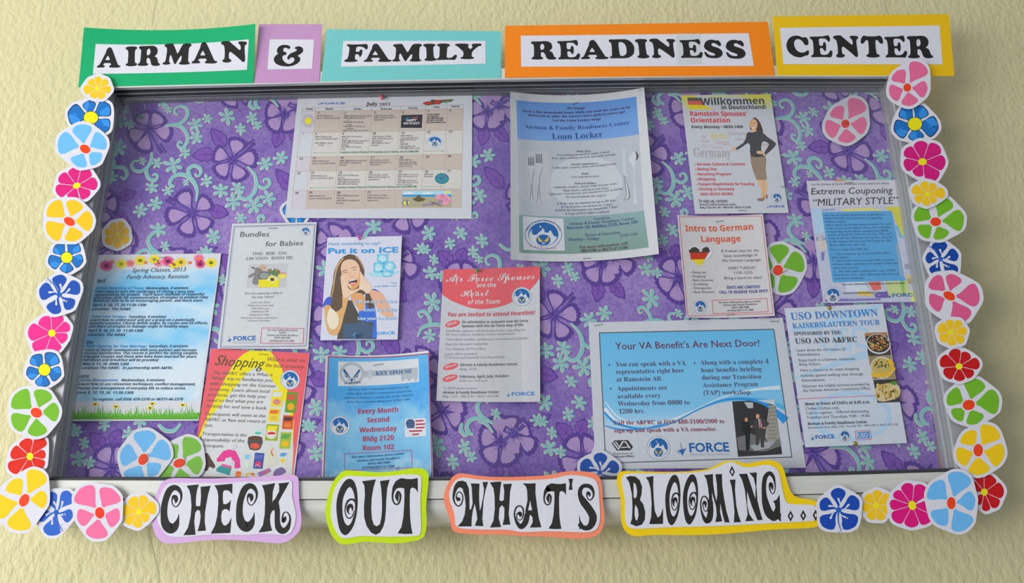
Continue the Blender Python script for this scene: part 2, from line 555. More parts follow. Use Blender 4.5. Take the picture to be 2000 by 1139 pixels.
# bottom rail: flat pale face, a joint, and a rounded lower moulding
BH = (P(600, 936, YF) - P(600, 975, YF)).length
loft('bottom_rail', B_, [(0, YF, 0), (0, YF, -BH), (0, WALLY, -BH), (0, WALLY, 0.0), (0, 0.0, 0.0), (0, -0.012, 0.0), (0, -0.013, -0.005), (0, -0.036, -0.005), (0, -0.038, 0.0)],
     [ALUW, ALU, ALU, ALU, ALU, DARK, DARK, DARK, ALU])
gk = MB()  # added dark strip: shade of the glass channel gap as colour
for a, b in zip(B_[:-1], B_[1:]):
    gk.add([(a.x, YF - .0004, a.z + .0002), (b.x, YF - .0004, b.z + .0002), (b.x, YF - .0004, b.z - .0022), (a.x, YF - .0004, a.z - .0022),
            (a.x, YF + .004, a.z + .0032), (b.x, YF + .004, b.z + .0032)], [(0, 1, 2, 3), (0, 4, 5, 1)], DARK)
gk.build('rubber_gasket', case, CO)
prof = []
MH = 0.0275
for k in range(13):
    t = k / 12
    prof.append((0, -0.0435 + 0.0012*math.cos(t*PI) * (1 if t < .2 else 1) + 0.020 * t**3.0, -BH - 0.0009 - MH*t))
prof += [(0, WALLY, -BH - 0.0009 - MH), (0, WALLY, -BH - 0.0009)]
o = loft('lower_moulding', [Vector((p.x + (0.004 if i == 0 else 0), 0, p.z)) for i, p in enumerate(B_)], prof, ALUW)
# side rails: front face outwards of the opening, inner face towards the camera's axis with three ridges
def side(name, pt, pb, sg):
    a = P(*pt, YF); b = P(*pb, YF)
    a = a + (a - b) * 0.012; 
    o_ = FR * sg
    pr = [(0, YF, 0), (o_, YF, 0), (o_, WALLY, 0), (0, WALLY, 0), (0, -0.012, 0), (sg*.002, -0.0125, 0), (sg*.002, -0.019, 0), (0, -0.0195, 0), (0, -0.0225, 0),
          (sg*.003, -0.023, 0), (sg*.003, -0.029, 0), (0, -0.0295, 0), (0, -0.0325, 0), (sg*.003, -0.033, 0), (sg*.003, -0.039, 0), (0, -0.0395, 0)]
    m2 = MB(); n = len(pr)
    ra = [(a.x + p[0], p[1], a.z) for p in pr]; rb = [(b.x + p[0], p[1], b.z) for p in pr]
    for k in range(n):
        m2.add([ra[k], ra[(k+1) % n], rb[(k+1) % n], rb[k]], [(0, 1, 2, 3)], ALU)
    return m2.build(name, case, CO)
side('side_rail', (216.5, 172.5), (97, 935), -1)
side('side_rail', (1738, 150.5), (1871, 918), 1)

# ------------------------------------------------------------------ back panel and fabric
def E_(px, py): return P(px, py, 0)
L0, L1 = P(216.5, 172.5, YF), P(97, 935, YF); R0, R1 = P(1738, 150.5, YF), P(1871, 918, YF)
xl, xr = min(L0.x, L1.x), max(R0.x, R1.x)
zt = max(T_[1].z, T_[-2].z) + 0.001; zb = min(p.z for p in B_) - 0.002
mb = MB(); mb.box((xl - 0.004, 0.0008, zb - .01), (xr + 0.004, 0.012, zt + .006), M((176, 120, 66), 0.9, kind='cork'))
mb.build('back_panel', case, CO)
def fabric_material():
    m, nt, b = new_mat('batik_purple_cotton')
    tc = nt.nodes.new('ShaderNodeTexCoord')
    n1 = nt.nodes.new('ShaderNodeTexNoise'); n1.inputs['Scale'].default_value = 7; n1.inputs['Detail'].default_value = 2
    n2 = nt.nodes.new('ShaderNodeTexNoise'); n2.inputs['Scale'].default_value = 230; n2.inputs['Detail'].default_value = 5; n2.inputs['Roughness'].default_value = 0.75
    for n in (n1, n2): nt.links.new(tc.outputs['Object'], n.inputs['Vector'])
    c1 = nt.nodes.new('ShaderNodeValToRGB')
    c1.color_ramp.elements[0].position = 0.38; c1.color_ramp.elements[0].color = alb((120, 94, 168))
    c1.color_ramp.elements[1].position = 0.66; c1.color_ramp.elements[1].color = alb((153, 127, 186))
    nt.links.new(n1.outputs[0], c1.inputs[0])
    c2 = nt.nodes.new('ShaderNodeValToRGB')
    c2.color_ramp.elements[0].position = 0.40; c2.color_ramp.elements[0].color = (0.66, 0.61, 0.80, 1)
    c2.color_ramp.elements[1].position = 0.56; c2.color_ramp.elements[1].color = (1, 1, 1, 1)
    nt.links.new(n2.outputs[0], c2.inputs[0])
    mx = nt.nodes.new('ShaderNodeMix'); mx.data_type = 'RGBA'; mx.blend_type = 'MULTIPLY'; mx.inputs[0].default_value = 1
    nt.links.new(c1.outputs[0], mx.inputs[6]); nt.links.new(c2.outputs[0], mx.inputs[7]); nt.links.new(mx.outputs[2], b.inputs['Base Color'])
    b.inputs['Roughness'].default_value = 0.85
    return m
fr_ = E_(1866, 917)
fab = MB()
# the fabric stops a little short of the panel on the right, with a frayed edge
fx = [xl - 0.003]; edge = []
for i in range(41):
    t = i / 40; z = zt + (zb - zt) * t
    edge.append((min(xr + .002, R0.x + (R1.x - R0.x) * t + 0.010 - 0.0125 * max(0, (t - 0.35) / 0.65)**0.8 + random.uniform(-.0006, .0006)), z))
fv = [(fx[0], 0, z) for x, z in edge] + [(x, 0, z) for x, z in edge]
fab.add(fv, [(i, i + 1, 42 + i, 41 + i) for i in range(40)], fabric_material())
fabric = fab.build('fabric', case, CO)
fabric['label'] = 'purple hibiscus print fabric lining'

# printed pattern: a half-drop repeat, traced once from the upper left of the board
CX = lambda p: (lambda q: (q.x, q.z))(P(180 + p[0] / 3.4525, 170 + p[1] / 3.4525, 0))
def vec(a, b):
    A = P(*a, 0); B = P(*b, 0); return Vector((B.x - A.x, B.z - A.z))
V1 = vec((453, 310), (1655, 295)) / 3.0
V2 = vec((453, 310), (1080, 614)) - V1          # half-drop
V2 = Vector((V2.x, V2.y))
LILAC = M((164, 136, 184)); DEEP = M((82, 56, 138)); LEAF = M((118, 76, 164)); AQUA = M((126, 180, 180)); CREAM = M((190, 188, 176)); GHOST = M((108, 76, 164)); MID = M((98, 78, 168))
def clip(poly):
    def cut(ps, ins, inter):
        o = []
        for i in range(len(ps)):
            a = ps[i-1]; b = ps[i]
            if ins(b):
                if not ins(a): o.append(inter(a, b))
                o.append(b)
            elif ins(a): o.append(inter(a, b))
        return o
    X0, X1, Z0, Z1 = xl - .002, xr - .001, zb, zt
    for ax, lim, sg in ((0, X0, 1), (0, X1, -1), (1, Z0, 1), (1, Z1, -1)):
        ps = poly
        poly = cut(ps, lambda p: (p[ax] - lim) * sg >= 0,
                   lambda a, b: tuple(a[k] + (b[k] - a[k]) * ((lim - a[ax]) / (b[ax] - a[ax])) for k in (0, 1)))
        if len(poly) < 3: return []
    return poly
class Pat:
    def __init__(self): self.t = []
    def poly(self, pts, mat, lay, px=True, cr=0, smooth=0):
        p = [tuple(map(float, a)) for a in pts]
        if cr: p = cat_rom(p, cr)
        if smooth: p = chaikin(p, smooth)
        if px: p = [CX(a) for a in p]
        tri = tessellate_polygon([[Vector((a[0], a[1], 0)) for a in p]])
        self.k = (getattr(self, 'k', 0) + 1) % 7; lay += self.k * .12
        for t in tri: self.t.append(([p[i] for i in t], mat, lay))
    def stroke(self, pts, mat, lay, n=4):
        self.k = (getattr(self, 'k', 0) + 1) % 7; lay += self.k * .12
        s, L, R = ribbon(pts, n)
        L = [CX(a) for a in L]; R = [CX(a) for a in R]
        for i in range(len(L) - 1):
            self.t.append(([L[i], L[i+1], R[i+1], R[i]], mat, lay))
    def emit(self, name):
        m2 = MB()
        for j in range(-3, 5):
            for i in range(-4, 7):
                d = V1 * i + V2 * j
                if not (xl - .35 < CX((600, 600))[0] + d.x < xr + .35 and zb - .35 < CX((600, 600))[1] + d.y < zt + .35): continue
                for ps, mat, lay in self.t:
                    q = [(a[0] + d.x, a[1] + d.y) for a in ps]
                    xs = [a[0] for a in q]; zs = [a[1] for a in q]
                    if max(xs) < xl or min(xs) > xr or max(zs) < zb or min(zs) > zt: continue
                    if min(xs) < xl or max(xs) > xr - .002 or min(zs) < zb or max(zs) > zt: q = clip(q)
                    if len(q) > 2: m2.add([(a[0], -(lay + ((i + 2*j) % 5) * .02) * 0.00005, a[1]) for a in q], [tuple(range(len(q)))], mat)
        return m2.build(name, fabric, CO)
def petal_shape(c, tip, wd, base=0.16, lobes=3, k=1.0):
    """outline of one frilled petal from centre c to tip, in pixels"""
    dx, dy = tip[0]-c[0], tip[1]-c[1]; L = math.hypot(dx, dy); ux, uy = dx/L, dy/L; nx, ny = -uy, ux
    prof = [(0.10, 0.05), (0.35, 0.40), (0.60, 0.86), (0.80, 1.0), (0.92, 0.86), (0.93, 0.62), (1.0, 0.42), (0.97, 0.18), (1.03, 0.0)]
    pts = [(t, w_) for t, w_ in prof] + [(t, -w_) for t, w_ in prof[-2::-1]]
    return [(c[0] + ux*L*t*k + nx*w_*wd, c[1] + uy*L*t*k + ny*w_*wd) for t, w_ in pts]
def hibiscus(pt, c, tips, leaves=(), stamen=None, wd=66):
    for a, b, lw in leaves:          # leaf: base, tip, half width
        dx, dy = b[0]-a[0], b[1]-a[1]; nx, ny = -dy, dx; L = math.hypot(dx, dy); nx /= L; ny /= L
        def lf(k):
            pr = [(0, .15), (.18, .75), (.36, 1.0), (.5, .78), (.56, .92), (.78, .55), (1.0, 0)]
            return [(a[0] + dx*t*k + nx*w_*lw*k, a[1] + dy*t*k + ny*w_*lw*k) for t, w_ in pr] + [(a[0] + dx*t*k - nx*w_*lw*k, a[1] + dy*t*k - ny*w_*lw*k) for t, w_ in pr[-2::-1]]
        pt.poly(lf(1.0), DEEP, 4, cr=2); 
        q = lf(0.86); pt.poly([(x + dx*.05, y + dy*.05) for x, y in q], LEAF, 5, cr=2)
        pt.stroke([(a[0], a[1], 7), (a[0]+dx*.5, a[1]+dy*.5, 5), (a[0]+dx*.9, a[1]+dy*.9, 2)], DEEP, 6)
        for sg in (-1, 1):
            pt.stroke([(a[0]+dx*.35, a[1]+dy*.35, 5), (a[0]+dx*.52+nx*sg*lw*.6, a[1]+dy*.52+ny*sg*lw*.6, 2)], DEEP, 6)
    for t in tips:
        L = math.hypot(t[0]-c[0], t[1]-c[1])
        pt.poly(petal_shape(c, t, wd), DEEP, 7, cr=3)
        inner = (c[0] + (t[0]-c[0])*.85, c[1] + (t[1]-c[1])*.85)
        pt.poly(petal_shape((c[0] + (t[0]-c[0])*.10, c[1] + (t[1]-c[1])*.10), inner, wd*.67), LILAC, 8, cr=3)
    for t in tips:
        a0 = math.atan2(t[1]-c[1], t[0]-c[0])
        for da, l, w_ in ((0, .46, 5), (-.22, .38, 5), (.22, .36, 5), (-.42, .26, 6), (.42, .28, 6)):
            L = math.hypot(t[0]-c[0], t[1]-c[1]) * l
            pt.stroke([(c[0], c[1], w_*2.2), (c[0]+math.cos(a0+da)*L, c[1]+math.sin(a0+da)*L, 1)], MID if abs(da) < .1 else DEEP, 9, 1)
    if stamen:
        dx, dy = stamen[0]-c[0], stamen[1]-c[1]
        pt.stroke([(c[0], c[1], 18), (c[0]+dx*.5-dy*.06, c[1]+dy*.5+dx*.06, 12), (stamen[0], stamen[1], 7)], DEEP, 10)
        pt.stroke([(c[0], c[1], 6), (c[0]+dx*.5-dy*.06, c[1]+dy*.5+dx*.06, 5), (c[0]+dx*.85, c[1]+dy*.85, 2)], MID, 11)
        for k in range(7):
            t = .72 + .05*k; s = 14 if k % 2 else -14; l = math.hypot(dx, dy)
            x, y = c[0]+dx*t - dy/l*s, c[1]+dy*t + dx/l*s
            pt.poly([(x + 9*math.cos(a), y + 9*math.sin(a)) for a in [q*PI/3 for q in range(6)]], DEEP, 10)
def star(pt, x, y, r, rot=None):
    rot = random.uniform(0, PI) if rot is None else rot
    for mat, lay, g, ox in ((CREAM, 12, 1.0, -4), (AQUA, 13, 0.92, 2)):
        for k in range(6):
            a = rot + k*PI/3; L = r*g*(1.0 + .12*math.sin(k*2.3)); wd_ = r*(.215 if mat is CREAM else .20)
            c0, s0 = math.cos(a), math.sin(a)
            pr = [(0, .0), (.3, .5), (.6, 1.0), (.85, .8), (1.0, 0)]
            ps = [(t*L, w_*wd_) for t, w_ in pr] + [(t*L, -w_*wd_) for t, w_ in pr[-2:0:-1]]
            pt.poly([(x + ox + u*c0 - v*s0, y + u*s0 + v*c0) for u, v in ps], mat, lay)
    
def swirl(pt, pts):
    pt.stroke([(x - 4, y + 3, w_ + 3) for x, y, w_ in pts], CREAM, 14)
    pt.stroke([(x, y, w_) for x, y, w_ in pts], AQUA, 15)
G_ = Pat()
for x, y, r in ((1150, 410, 34), (340, 730, 36), (450, 320, 30), (560, 395, 30), (1030, 160, 40), (730, 960, 40), (600, 90, 40), (1240, 920, 36), (860, 1080, 36), (1120, 100, 30)):
    for k in range(5):
        a = k*2*PI/5 + x
        G_.stroke([(x + 6*math.cos(a), y + 6*math.sin(a), 2), (x + r*.7*math.cos(a-.35), y + r*.7*math.sin(a-.35), 4), (x + r*math.cos(a), y + r*math.sin(a), 4),
                   (x + r*.7*math.cos(a+.35), y + r*.7*math.sin(a+.35), 4), (x + 6*math.cos(a), y + 6*math.sin(a), 2)], GHOST, 2, 3)
G_.emit('ghost_flower_print')
H_ = Pat()
hibiscus(H_, (385, 285), [(320, 170), (470, 178), (545, 320), (335, 445), (238, 345)], [((340, 190), (255, 100), 50), ((380, 170), (435, 82), 42)], (478, 440))
hibiscus(H_, (945, 490), [(990, 340), (1120, 480), (1010, 638), (838, 600), (815, 440)], [((900, 400), (800, 280), 52), ((830, 450), (668, 465), 52)], (1090, 372))
hibiscus(H_, (680, 850), [(595, 695), (800, 755), (795, 965), (620, 1010), (488, 878)], [((790, 830), (925, 858), 52)], (512, 755))
hibiscus(H_, (1300, 180), [(1165, 150), (1190, 290), (1345, 310), (1290, 40), (1430, 190)], [((1270, 290), (1232, 415), 46), ((1340, 290), (1420, 392), 46)], (1440, 90))
hibiscus(H_, (52, 790), [(100, 675), (185, 790), (90, 930), (-60, 900), (-70, 730)], [((180, 750), (300, 705), 40), ((150, 850), (262, 925), 36), ((-80, 720), (-190, 570), 56)], None)
hibiscus(H_, (150, 1060), [(205, 945), (308, 1010), (275, 1130), (95, 1190), (40, 1030)], [], (20, 940))
hibiscus(H_, (590, 1190), [(570, 1085), (700, 1150), (720, 1290), (560, 1330), (470, 1230)], [((690, 1140), (850, 1080), 40)], None)
H_.emit('hibiscus_print')
S_ = Pat()
for x, y, r in ((180, 410, 65), (195, 235, 50), (180, 95, 35), (225, 155, 35), (260, 255, 35), (485, 110, 40), (515, 155, 30), (700, 255, 52), (705, 340, 50), (780, 215, 38),
                (915, 200, 60), (1080, 210, 44), (1115, 260, 36), (1005, 285, 42), (630, 445, 42), (340, 500, 32), (440, 515, 42), (550, 530, 66), (135, 610, 45), (405, 680, 46),
                (635, 645, 26), (515, 700, 40), (430, 790, 52), (330, 835, 52), (775, 635, 46), (870, 700, 58), (985, 685, 50), (955, 775, 62), (1095, 800, 66), (1190, 750, 56),
                (1170, 520, 54), (1275, 480, 52), (1005, 885, 42), (450, 965, 58), (495, 1075, 36), (820, 1010, 56), (755, 1115, 46), (1040, 1010, 50), (960, 1080, 44), (1180, 1060, 50)):
    star(S_, x, y, r)
S_.emit('small_flower_print')
W_ = Pat()
for pts in ([(500, 255, 6), (600, 243, 20), (645, 195, 22), (640, 145, 20), (600, 128, 16), (562, 148, 14), (562, 178, 12), (584, 184, 10)],
            [(490, 262, 6), (590, 262, 20), (640, 310, 22), (645, 370, 22), (610, 413, 18), (582, 395, 14), (592, 368, 12), (612, 380, 8)],
            [(405, 440, 12), (402, 500, 22), (370, 560, 22), (385, 615, 22), (430, 628, 20), (444, 600, 14), (425, 585, 12), (414, 600, 8)],
            [(375, 535, 10), (335, 568, 20), (285, 558, 20), (272, 522, 18), (292, 498, 12), (316, 505, 8)],
            [(705, 770, 8), (712, 700, 18), (688, 640, 26), (645, 600, 26), (590, 590, 24), (545, 612, 22), (528, 655, 20), (560, 672, 10)],
            [(668, 610, 18), (652, 560, 24), (690, 530, 22), (734, 552, 20), (733, 588, 16), (708, 600, 12), (697, 580, 8)],
            [(1050, 535, 6), (1098, 590, 18), (1110, 655, 24), (1092, 718, 24), (1042, 758, 22), (1002, 742, 18), (998, 708, 14), (1024, 706, 10)],
            [(1112, 655, 14), (1155, 682, 20), (1198, 660, 20), (1194, 624, 16), (1165, 622, 12), (1160, 645, 8)],
            [(60, 612, 8), (92, 562, 18), (150, 542, 22), (215, 545, 22), (240, 588, 22), (218, 620, 16), (196, 602, 10)],
            [(150, 545, 18), (150, 500, 20), (120, 462, 18), (86, 470, 14), (90, 494, 10), (110, 488, 8)],
            [(455, 962, 18), (405, 995, 22), (382, 1040, 24), (405, 1088, 22), (470, 1130, 12)], [(430, 1108, 12), (350, 1100, 22), (305, 1135, 22), (300, 1180, 18), (335, 1195, 12)],
            [(1078, 85, 14), (1066, 118, 20), (1090, 145, 20), (1116, 126, 16), (1097, 108, 8)], [(1175, 75, 10), (1220, 88, 16), (1258, 135, 6)],
            [(1130, 915, 14), (1125, 882, 20), (1150, 868, 18), (1166, 890, 12), (1150, 905, 8)],
            [(660, 60, 14), (700, 92, 18), (755, 92, 18), (790, 60, 14)]):
    swirl(W_, pts)
W_.emit('swirl_print')

# ------------------------------------------------------------------ glass
def glass_material():
    m = bpy.data.materials.new('window_glass'); m.use_nodes = True; nt = m.node_tree; nt.nodes.clear()
    o = nt.nodes.new('ShaderNodeOutputMaterial'); mx = nt.nodes.new('ShaderNodeMixShader')
    t = nt.nodes.new('ShaderNodeBsdfTransparent'); t.inputs[0].default_value = (0.99, 0.995, 0.992, 1)
    g = nt.nodes.new('ShaderNodeBsdfGlossy'); g.inputs['Roughness'].default_value = 0.015
    f = nt.nodes.new('ShaderNodeFresnel'); f.inputs[0].default_value = 1.5
    nt.links.new(f.outputs[0], mx.inputs[0]); nt.links.new(t.outputs[0], mx.inputs[1]); nt.links.new(g.outputs[0], mx.inputs[2]); nt.links.new(mx.outputs[0], o.inputs[0])
    return m
GLASS = glass_material()
CLEAR = bpy.data.materials.new('clear_back_face'); CLEAR.use_nodes = True
_nt = CLEAR.node_tree; _nt.nodes.clear(); _o = _nt.nodes.new('ShaderNodeOutputMaterial'); _t = _nt.nodes.new('ShaderNodeBsdfTransparent')
_t.inputs[0].default_value = (0.99, 0.995, 0.992, 1); _nt.links.new(_t.outputs[0], _o.inputs[0])
GEDGE = M((150, 175, 165), 0.2, 0.0, kind='glassedge')
def pane(q, y, label, gx, gy):
    """q: four corner pixels; gx, gy: the finger pull"""
    a = [P(x, yy, y) for x, yy in q]
    m2 = MB(); d = 0.003
    fr2 = [tuple(v) for v in a]; bk = [(v.x, v.y + d, v.z) for v in a]
    m2.add(fr2, [(0, 1, 2, 3)], GLASS); m2.add(bk, [(3, 2, 1, 0)], CLEAR)
    m2.add(fr2 + bk, [(i, (i+1) % 4, 4 + (i+1) % 4, 4+i) for i in range(4)], GEDGE)
    p = m2.build('glass_pane', case, CO); p['label'] = label
    m3 = MB(); c1 = P(*gx, y); c2 = P(*gy, y); r = 0.0046
    def loop(rr, yy):
        out = []
        for k in range(9):
            t = PI*k/8; out.append((c1.x + rr*math.cos(t), yy, c1.z + rr*math.sin(t)))
        for k in range(9):
            t = PI + PI*k/8; out.append((c2.x + rr*math.cos(t), yy, c2.z + rr*math.sin(t)))
        return out
    A = loop(r, y - .0002); B = loop(r*.72, y + .0006); C = loop(r*1.05, y - .0001); n = len(A)
    fro = bpy.data.materials.get('frosted_pull')
    if not fro:
        fro, nt, b = new_mat('frosted_pull'); b.inputs['Base Color'].default_value = (.55, .57, .58, 1); b.inputs['Roughness'].default_value = .35
        b.inputs['Alpha'].default_value = 0.38
    m3.add(A + B, [(i, (i+1) % n, n + (i+1) % n, n+i) for i in range(n)], fro)
    m3.add(B, [tuple(range(n))], fro)
    h = m3.build('finger_pull', p, CO); return p
pane([(214, 168), (1007, 158), (1024, 940), (95, 940)], -0.0285, 'left glass pane', (181, 492), (170, 552))
pane([(927, 158), (1741, 150), (1873, 925), (933, 940)], -0.0375, 'right glass pane', (1754, 480), (1762, 536))

# ------------------------------------------------------------------ title signs
GL = {}
def G(name, pts, holes=()):
    xs = [p[0] for p in pts]; ys = [p[1] for p in pts]
    GL[name] = (pts, holes, min(xs), min(ys), max(xs), max(ys))
G('R', [(85,190),(105,158),(200,152),(330,150),(430,145),(510,155),(575,190),(605,250),(600,310),(570,350),(535,380),(590,400),(625,450),(645,500),(665,528),(700,540),(700,565),(660,582),(580,588),(510,580),(465,550),(440,490),(415,440),(380,412),(340,412),(325,440),(325,490),(340,525),(375,540),(378,562),(340,580),(230,588),(120,580),(92,558),(110,538),(140,520),(155,470),(158,350),(152,250),(130,220),(100,208)],
  [[(325,230),(355,210),(390,220),(410,260),(410,305),(390,340),(350,355),(322,345),(312,300),(312,260)]])
G('E', [(725,170),(745,145),(850,142),(1050,135),(1150,118),(1200,120),(1225,160),(1232,210),(1220,240),(1195,248),(1165,225),(1120,190),(1050,180),(990,180),(955,195),(950,240),(955,300),(970,330),(1010,335),(1045,325),(1055,280),(1085,255),(1115,275),(1125,340),(1120,410),(1095,448),(1068,435),(1045,395),(1010,382),(975,385),(965,410),(970,470),(990,512),(1040,525),(1110,522),(1170,500),(1205,455),(1240,430),(1275,450),(1275,500),(1250,555),(1225,575),(1130,572),(900,570),(760,572),(742,550),(760,530),(795,505),(805,440),(805,340),(795,250),(770,200),(740,190)])
G('A', [(1510,170),(1540,125),(1590,105),(1640,120),(1690,180),(1760,285),(1840,410),(1895,490),(1930,512),(1972,515),(1972,540),(1930,560),(1800,565),(1680,560),(1655,540),(1665,515),(1695,505),(1690,475),(1660,462),(1590,460),(1515,462),(1480,480),(1478,505),(1515,515),(1525,540),(1500,558),(1400,562),(1320,560),(1302,540),(1320,520),(1360,505),(1400,440),(1460,310),(1500,230)],
  [[(1575,295),(1600,315),(1645,385),(1590,392),(1520,388),(1540,340)]])
G('D', [(112,145),(130,115),(230,112),(420,108),(530,110),(610,140),(680,195),(725,270),(732,350),(715,430),(660,490),(590,525),(500,540),(330,542),(160,542),(130,525),(140,505),(175,490),(185,440),(182,340),(178,240),(160,190),(130,170)],
  [[(355,185),(395,172),(450,182),(505,225),(535,290),(545,370),(535,430),(500,470),(450,490),(400,485),(375,460),(365,400),(350,280)]])
G('I', [(760,135),(780,105),(860,90),(950,88),(1040,98),(1065,120),(1055,145),(1025,165),(1015,210),(1022,320),(1035,420),(1050,465),(1090,480),(1100,505),(1075,530),(990,545),(900,545),(820,530),(800,510),(815,488),(845,475),(852,430),(848,320),(838,220),(815,175),(775,155)])
G('N', [(1100,120),(1125,92),(1200,82),(1290,82),(1350,120),(1450,190),(1550,262),(1580,270),(1598,240),(1590,190),(1570,155),(1535,135),(1530,108),(1560,90),(1640,88),(1720,98),(1745,125),(1730,150),(1700,170),(1692,230),(1705,360),(1718,470),(1705,520),(1660,525),(1600,480),(1480,395),(1360,318),(1325,318),(1308,350),(1310,410),(1325,460),(1370,480),(1375,508),(1340,530),(1270,540),(1190,532),(1155,510),(1165,485),(1195,465),(1205,420),(1205,320),(1190,220),(1165,170),(1115,148)])
G('S', [(690,270),(720,210),(790,165),(880,150),(950,158),(1000,172),(1050,165),(1095,195),(1125,240),(1132,285),(1110,308),(1070,300),(1010,260),(950,235),(900,238),(878,265),(895,300),(960,325),(1060,355),(1130,400),(1165,460),(1160,520),(1110,570),(1020,600),(900,602),(800,590),(740,565),(700,510),(685,465),(700,445),(730,455),(780,505),(850,535),(920,540),(965,530),(960,500),(910,475),(810,440),(720,385),(680,330)])
G('M', [(1292,180),(1310,152),(1400,140),(1490,138),(1520,160),(1570,240),(1620,325),(1645,330),(1690,260),(1745,170),(1790,142),(1880,132),(1960,142),(1980,165),(1965,190),(1930,215),(1918,270),(1915,380),(1918,470),(1935,515),(1965,525),(1958,545),(1880,560),(1750,560),(1690,545),(1695,520),(1725,505),(1742,460),(1748,400),(1725,385),(1690,420),(1640,490),(1600,545),(1575,550),(1545,510),(1500,420),(1465,370),(1440,390),(1430,440),(1430,505),(1460,525),(1458,545),(1400,560),(1310,560),(1265,548),(1275,525),(1315,510),(1340,460),(1355,350),(1358,260),(1340,215),(1300,198)])
G('F', [(140,175),(160,150),(300,155),(500,150),(600,142),(640,160),(655,210),(648,255),(620,272),(580,245),(530,215),(450,205),(395,210),(372,240),(365,290),(370,325),(420,330),(455,318),(465,290),(490,275),(520,285),(525,340),(510,410),(480,450),(455,440),(440,400),(400,385),(360,392),(350,430),(352,490),(375,520),(412,530),(405,555),(340,570),(230,575),(120,570),(92,545),(115,522),(160,500),(185,440),(200,340),(205,250),(190,210),(155,195)])
G('L', [(542,170),(565,148),(650,135),(750,135),(840,150),(855,175),(840,198),(805,215),(792,260),(788,350),(785,430),(800,468),(850,475),(910,465),(950,430),(985,402),(1020,405),(1035,435),(1015,480),(975,520),(860,518),(700,522),(560,525),(535,510),(555,492),(590,475),(608,430),(612,330),(612,240),(595,205),(560,190)])
G('Y', [(1000,160),(1030,142),(1150,135),(1270,140),(1318,158),(1315,180),(1302,205),(1320,240),(1355,262),(1385,250),(1410,215),(1392,180),(1395,155),(1440,140),(1550,135),(1610,145),(1625,168),(1600,188),(1550,200),(1470,260),(1405,330),(1390,390),(1395,440),(1420,458),(1448,470),(1440,488),(1370,505),(1270,508),(1150,498),(1122,485),(1140,465),(1180,445),(1195,400),(1190,330),(1130,270),(1060,205),(1010,182)])
G('C', [(75,380),(90,290),(140,200),(220,140),(320,120),(400,130),(460,160),(500,165),(550,158),(590,190),(612,250),(610,320),(580,352),(535,350),(500,310),(450,240),(390,210),(330,210),(280,250),(262,320),(275,400),(320,480),(390,525),(460,535),(530,515),(580,480),(612,495),(612,550),(580,600),(520,610),(440,645),(370,650),(270,630),(170,570),(100,480)])
G('T', [(110,215),(130,150),(165,112),(200,108),(260,120),(430,120),(480,108),(530,115),(565,160),(580,220),(570,260),(540,270),(505,250),(470,205),(440,195),(420,220),(420,300),(428,400),(440,465),(470,485),(500,505),(495,530),(440,545),(350,550),(260,540),(225,520),(225,500),(260,480),(275,440),(275,330),(268,230),(245,195),(215,205),(180,250),(145,270),(115,255)])
G('&', [(400,360),(430,270),(510,195),(620,160),(740,158),(830,180),(885,225),(885,275),(850,300),(805,295),(760,270),(700,262),(650,285),(628,340),(645,390),(690,415),(735,430),(748,470),(735,510),(690,528),(630,545),(600,590),(605,660),(650,745),(720,810),(810,845),(900,838),(990,790),(1040,720),(1035,660),(1000,620),(940,612),(890,630),(850,680),(820,695),(785,660),(785,600),(830,530),(900,470),(1000,425),(1090,385),(1130,345),(1110,305),(1060,298),(1045,280),(1090,235),(1170,210),(1260,220),(1330,265),(1360,330),(1345,410),(1280,475),(1200,520),(1170,550),(1190,580),(1240,620),(1252,690),(1215,770),(1120,850),(980,910),(820,940),(660,935),(500,905),(370,840),(300,750),(290,660),(330,580),(400,510),(440,480),(415,430)])
BLACK = (30, 29, 27)
def letter(it, ch, x0, y0, x1, y1, sh=0.0):
    pts, holes, a0, b0, a1, b1 = GL[ch]
    def mp(p):
        u = (p[0] - a0) / (a1 - a0); v = (p[1] - b0) / (b1 - b0)
        return (x0 + u*(x1 - x0 - abs(sh)) + (abs(sh) if sh > 0 else 0) - sh*v + (0), y0 + v*(y1 - y0)) if sh >= 0 else (x0 + u*(x1 - x0 - abs(sh)) - sh*v, y0 + v*(y1 - y0))
    it.part('letter'); it.poly([mp(p) for p in pts], BLACK, 14, holes=[[mp(p) for p in h] for h in holes], cr=3); it.end()
def bend(px0, px1, amt, y):
    """card flat along its taped lower edge, its upper corners curling out by amt"""
    a = P(px0, 100, y).x; b = P(px1, 100, y).x; zb_ = P(300, 167, y).z; zt_ = P(300, 58, y).z
    return lambda x, z: y - amt * (((x - a) / (b - a) * 2 - 1) ** 2) * max(0.0, min(1.2, (z - zb_) / (zt_ - zb_)))
YS = YF - 0.0012
SIGNT = 0.0004
def sign(surf, q, col, strip, cx, letters, label, grp, nx=1):
    it = Item(surf); it.sheet('paper_sign', q, M(col), nx, 6 if nx > 1 else 1, SIGNT)
    it.part('white_strip'); it.rect(strip, M(WHITE), 7, (nx, 4 if nx > 1 else 1)); it.end()
    it.ctx(*cx)
    for l in letters: letter(it, *l)
    return it, it.done(label, 'sign', grp)
grp = 'word signs along the top of the case'
it, airman = sign(bend(150, 498, 0.012, YS), [(164, 53.5), (499, 46.5), (495, 162.5), (153, 170.5)], (10, 156, 98), [(187, 86), (486, 77), (482.5, 136.5), (181.5, 144.5)], (0, 0, 3.796),
  [('A', 718, 352, 912, 503, 22), ('I', 920, 345, 1028, 492, 14), ('R', 1018, 340, 1198, 490, 14), ('M', 1205, 322, 1421, 480, 10), ('A', 1420, 312, 1620, 472, 12), ('N', 1632, 306, 1832, 465, 8)],
  'green card sign with the word AIRMAN above the top left corner', grp, 16)
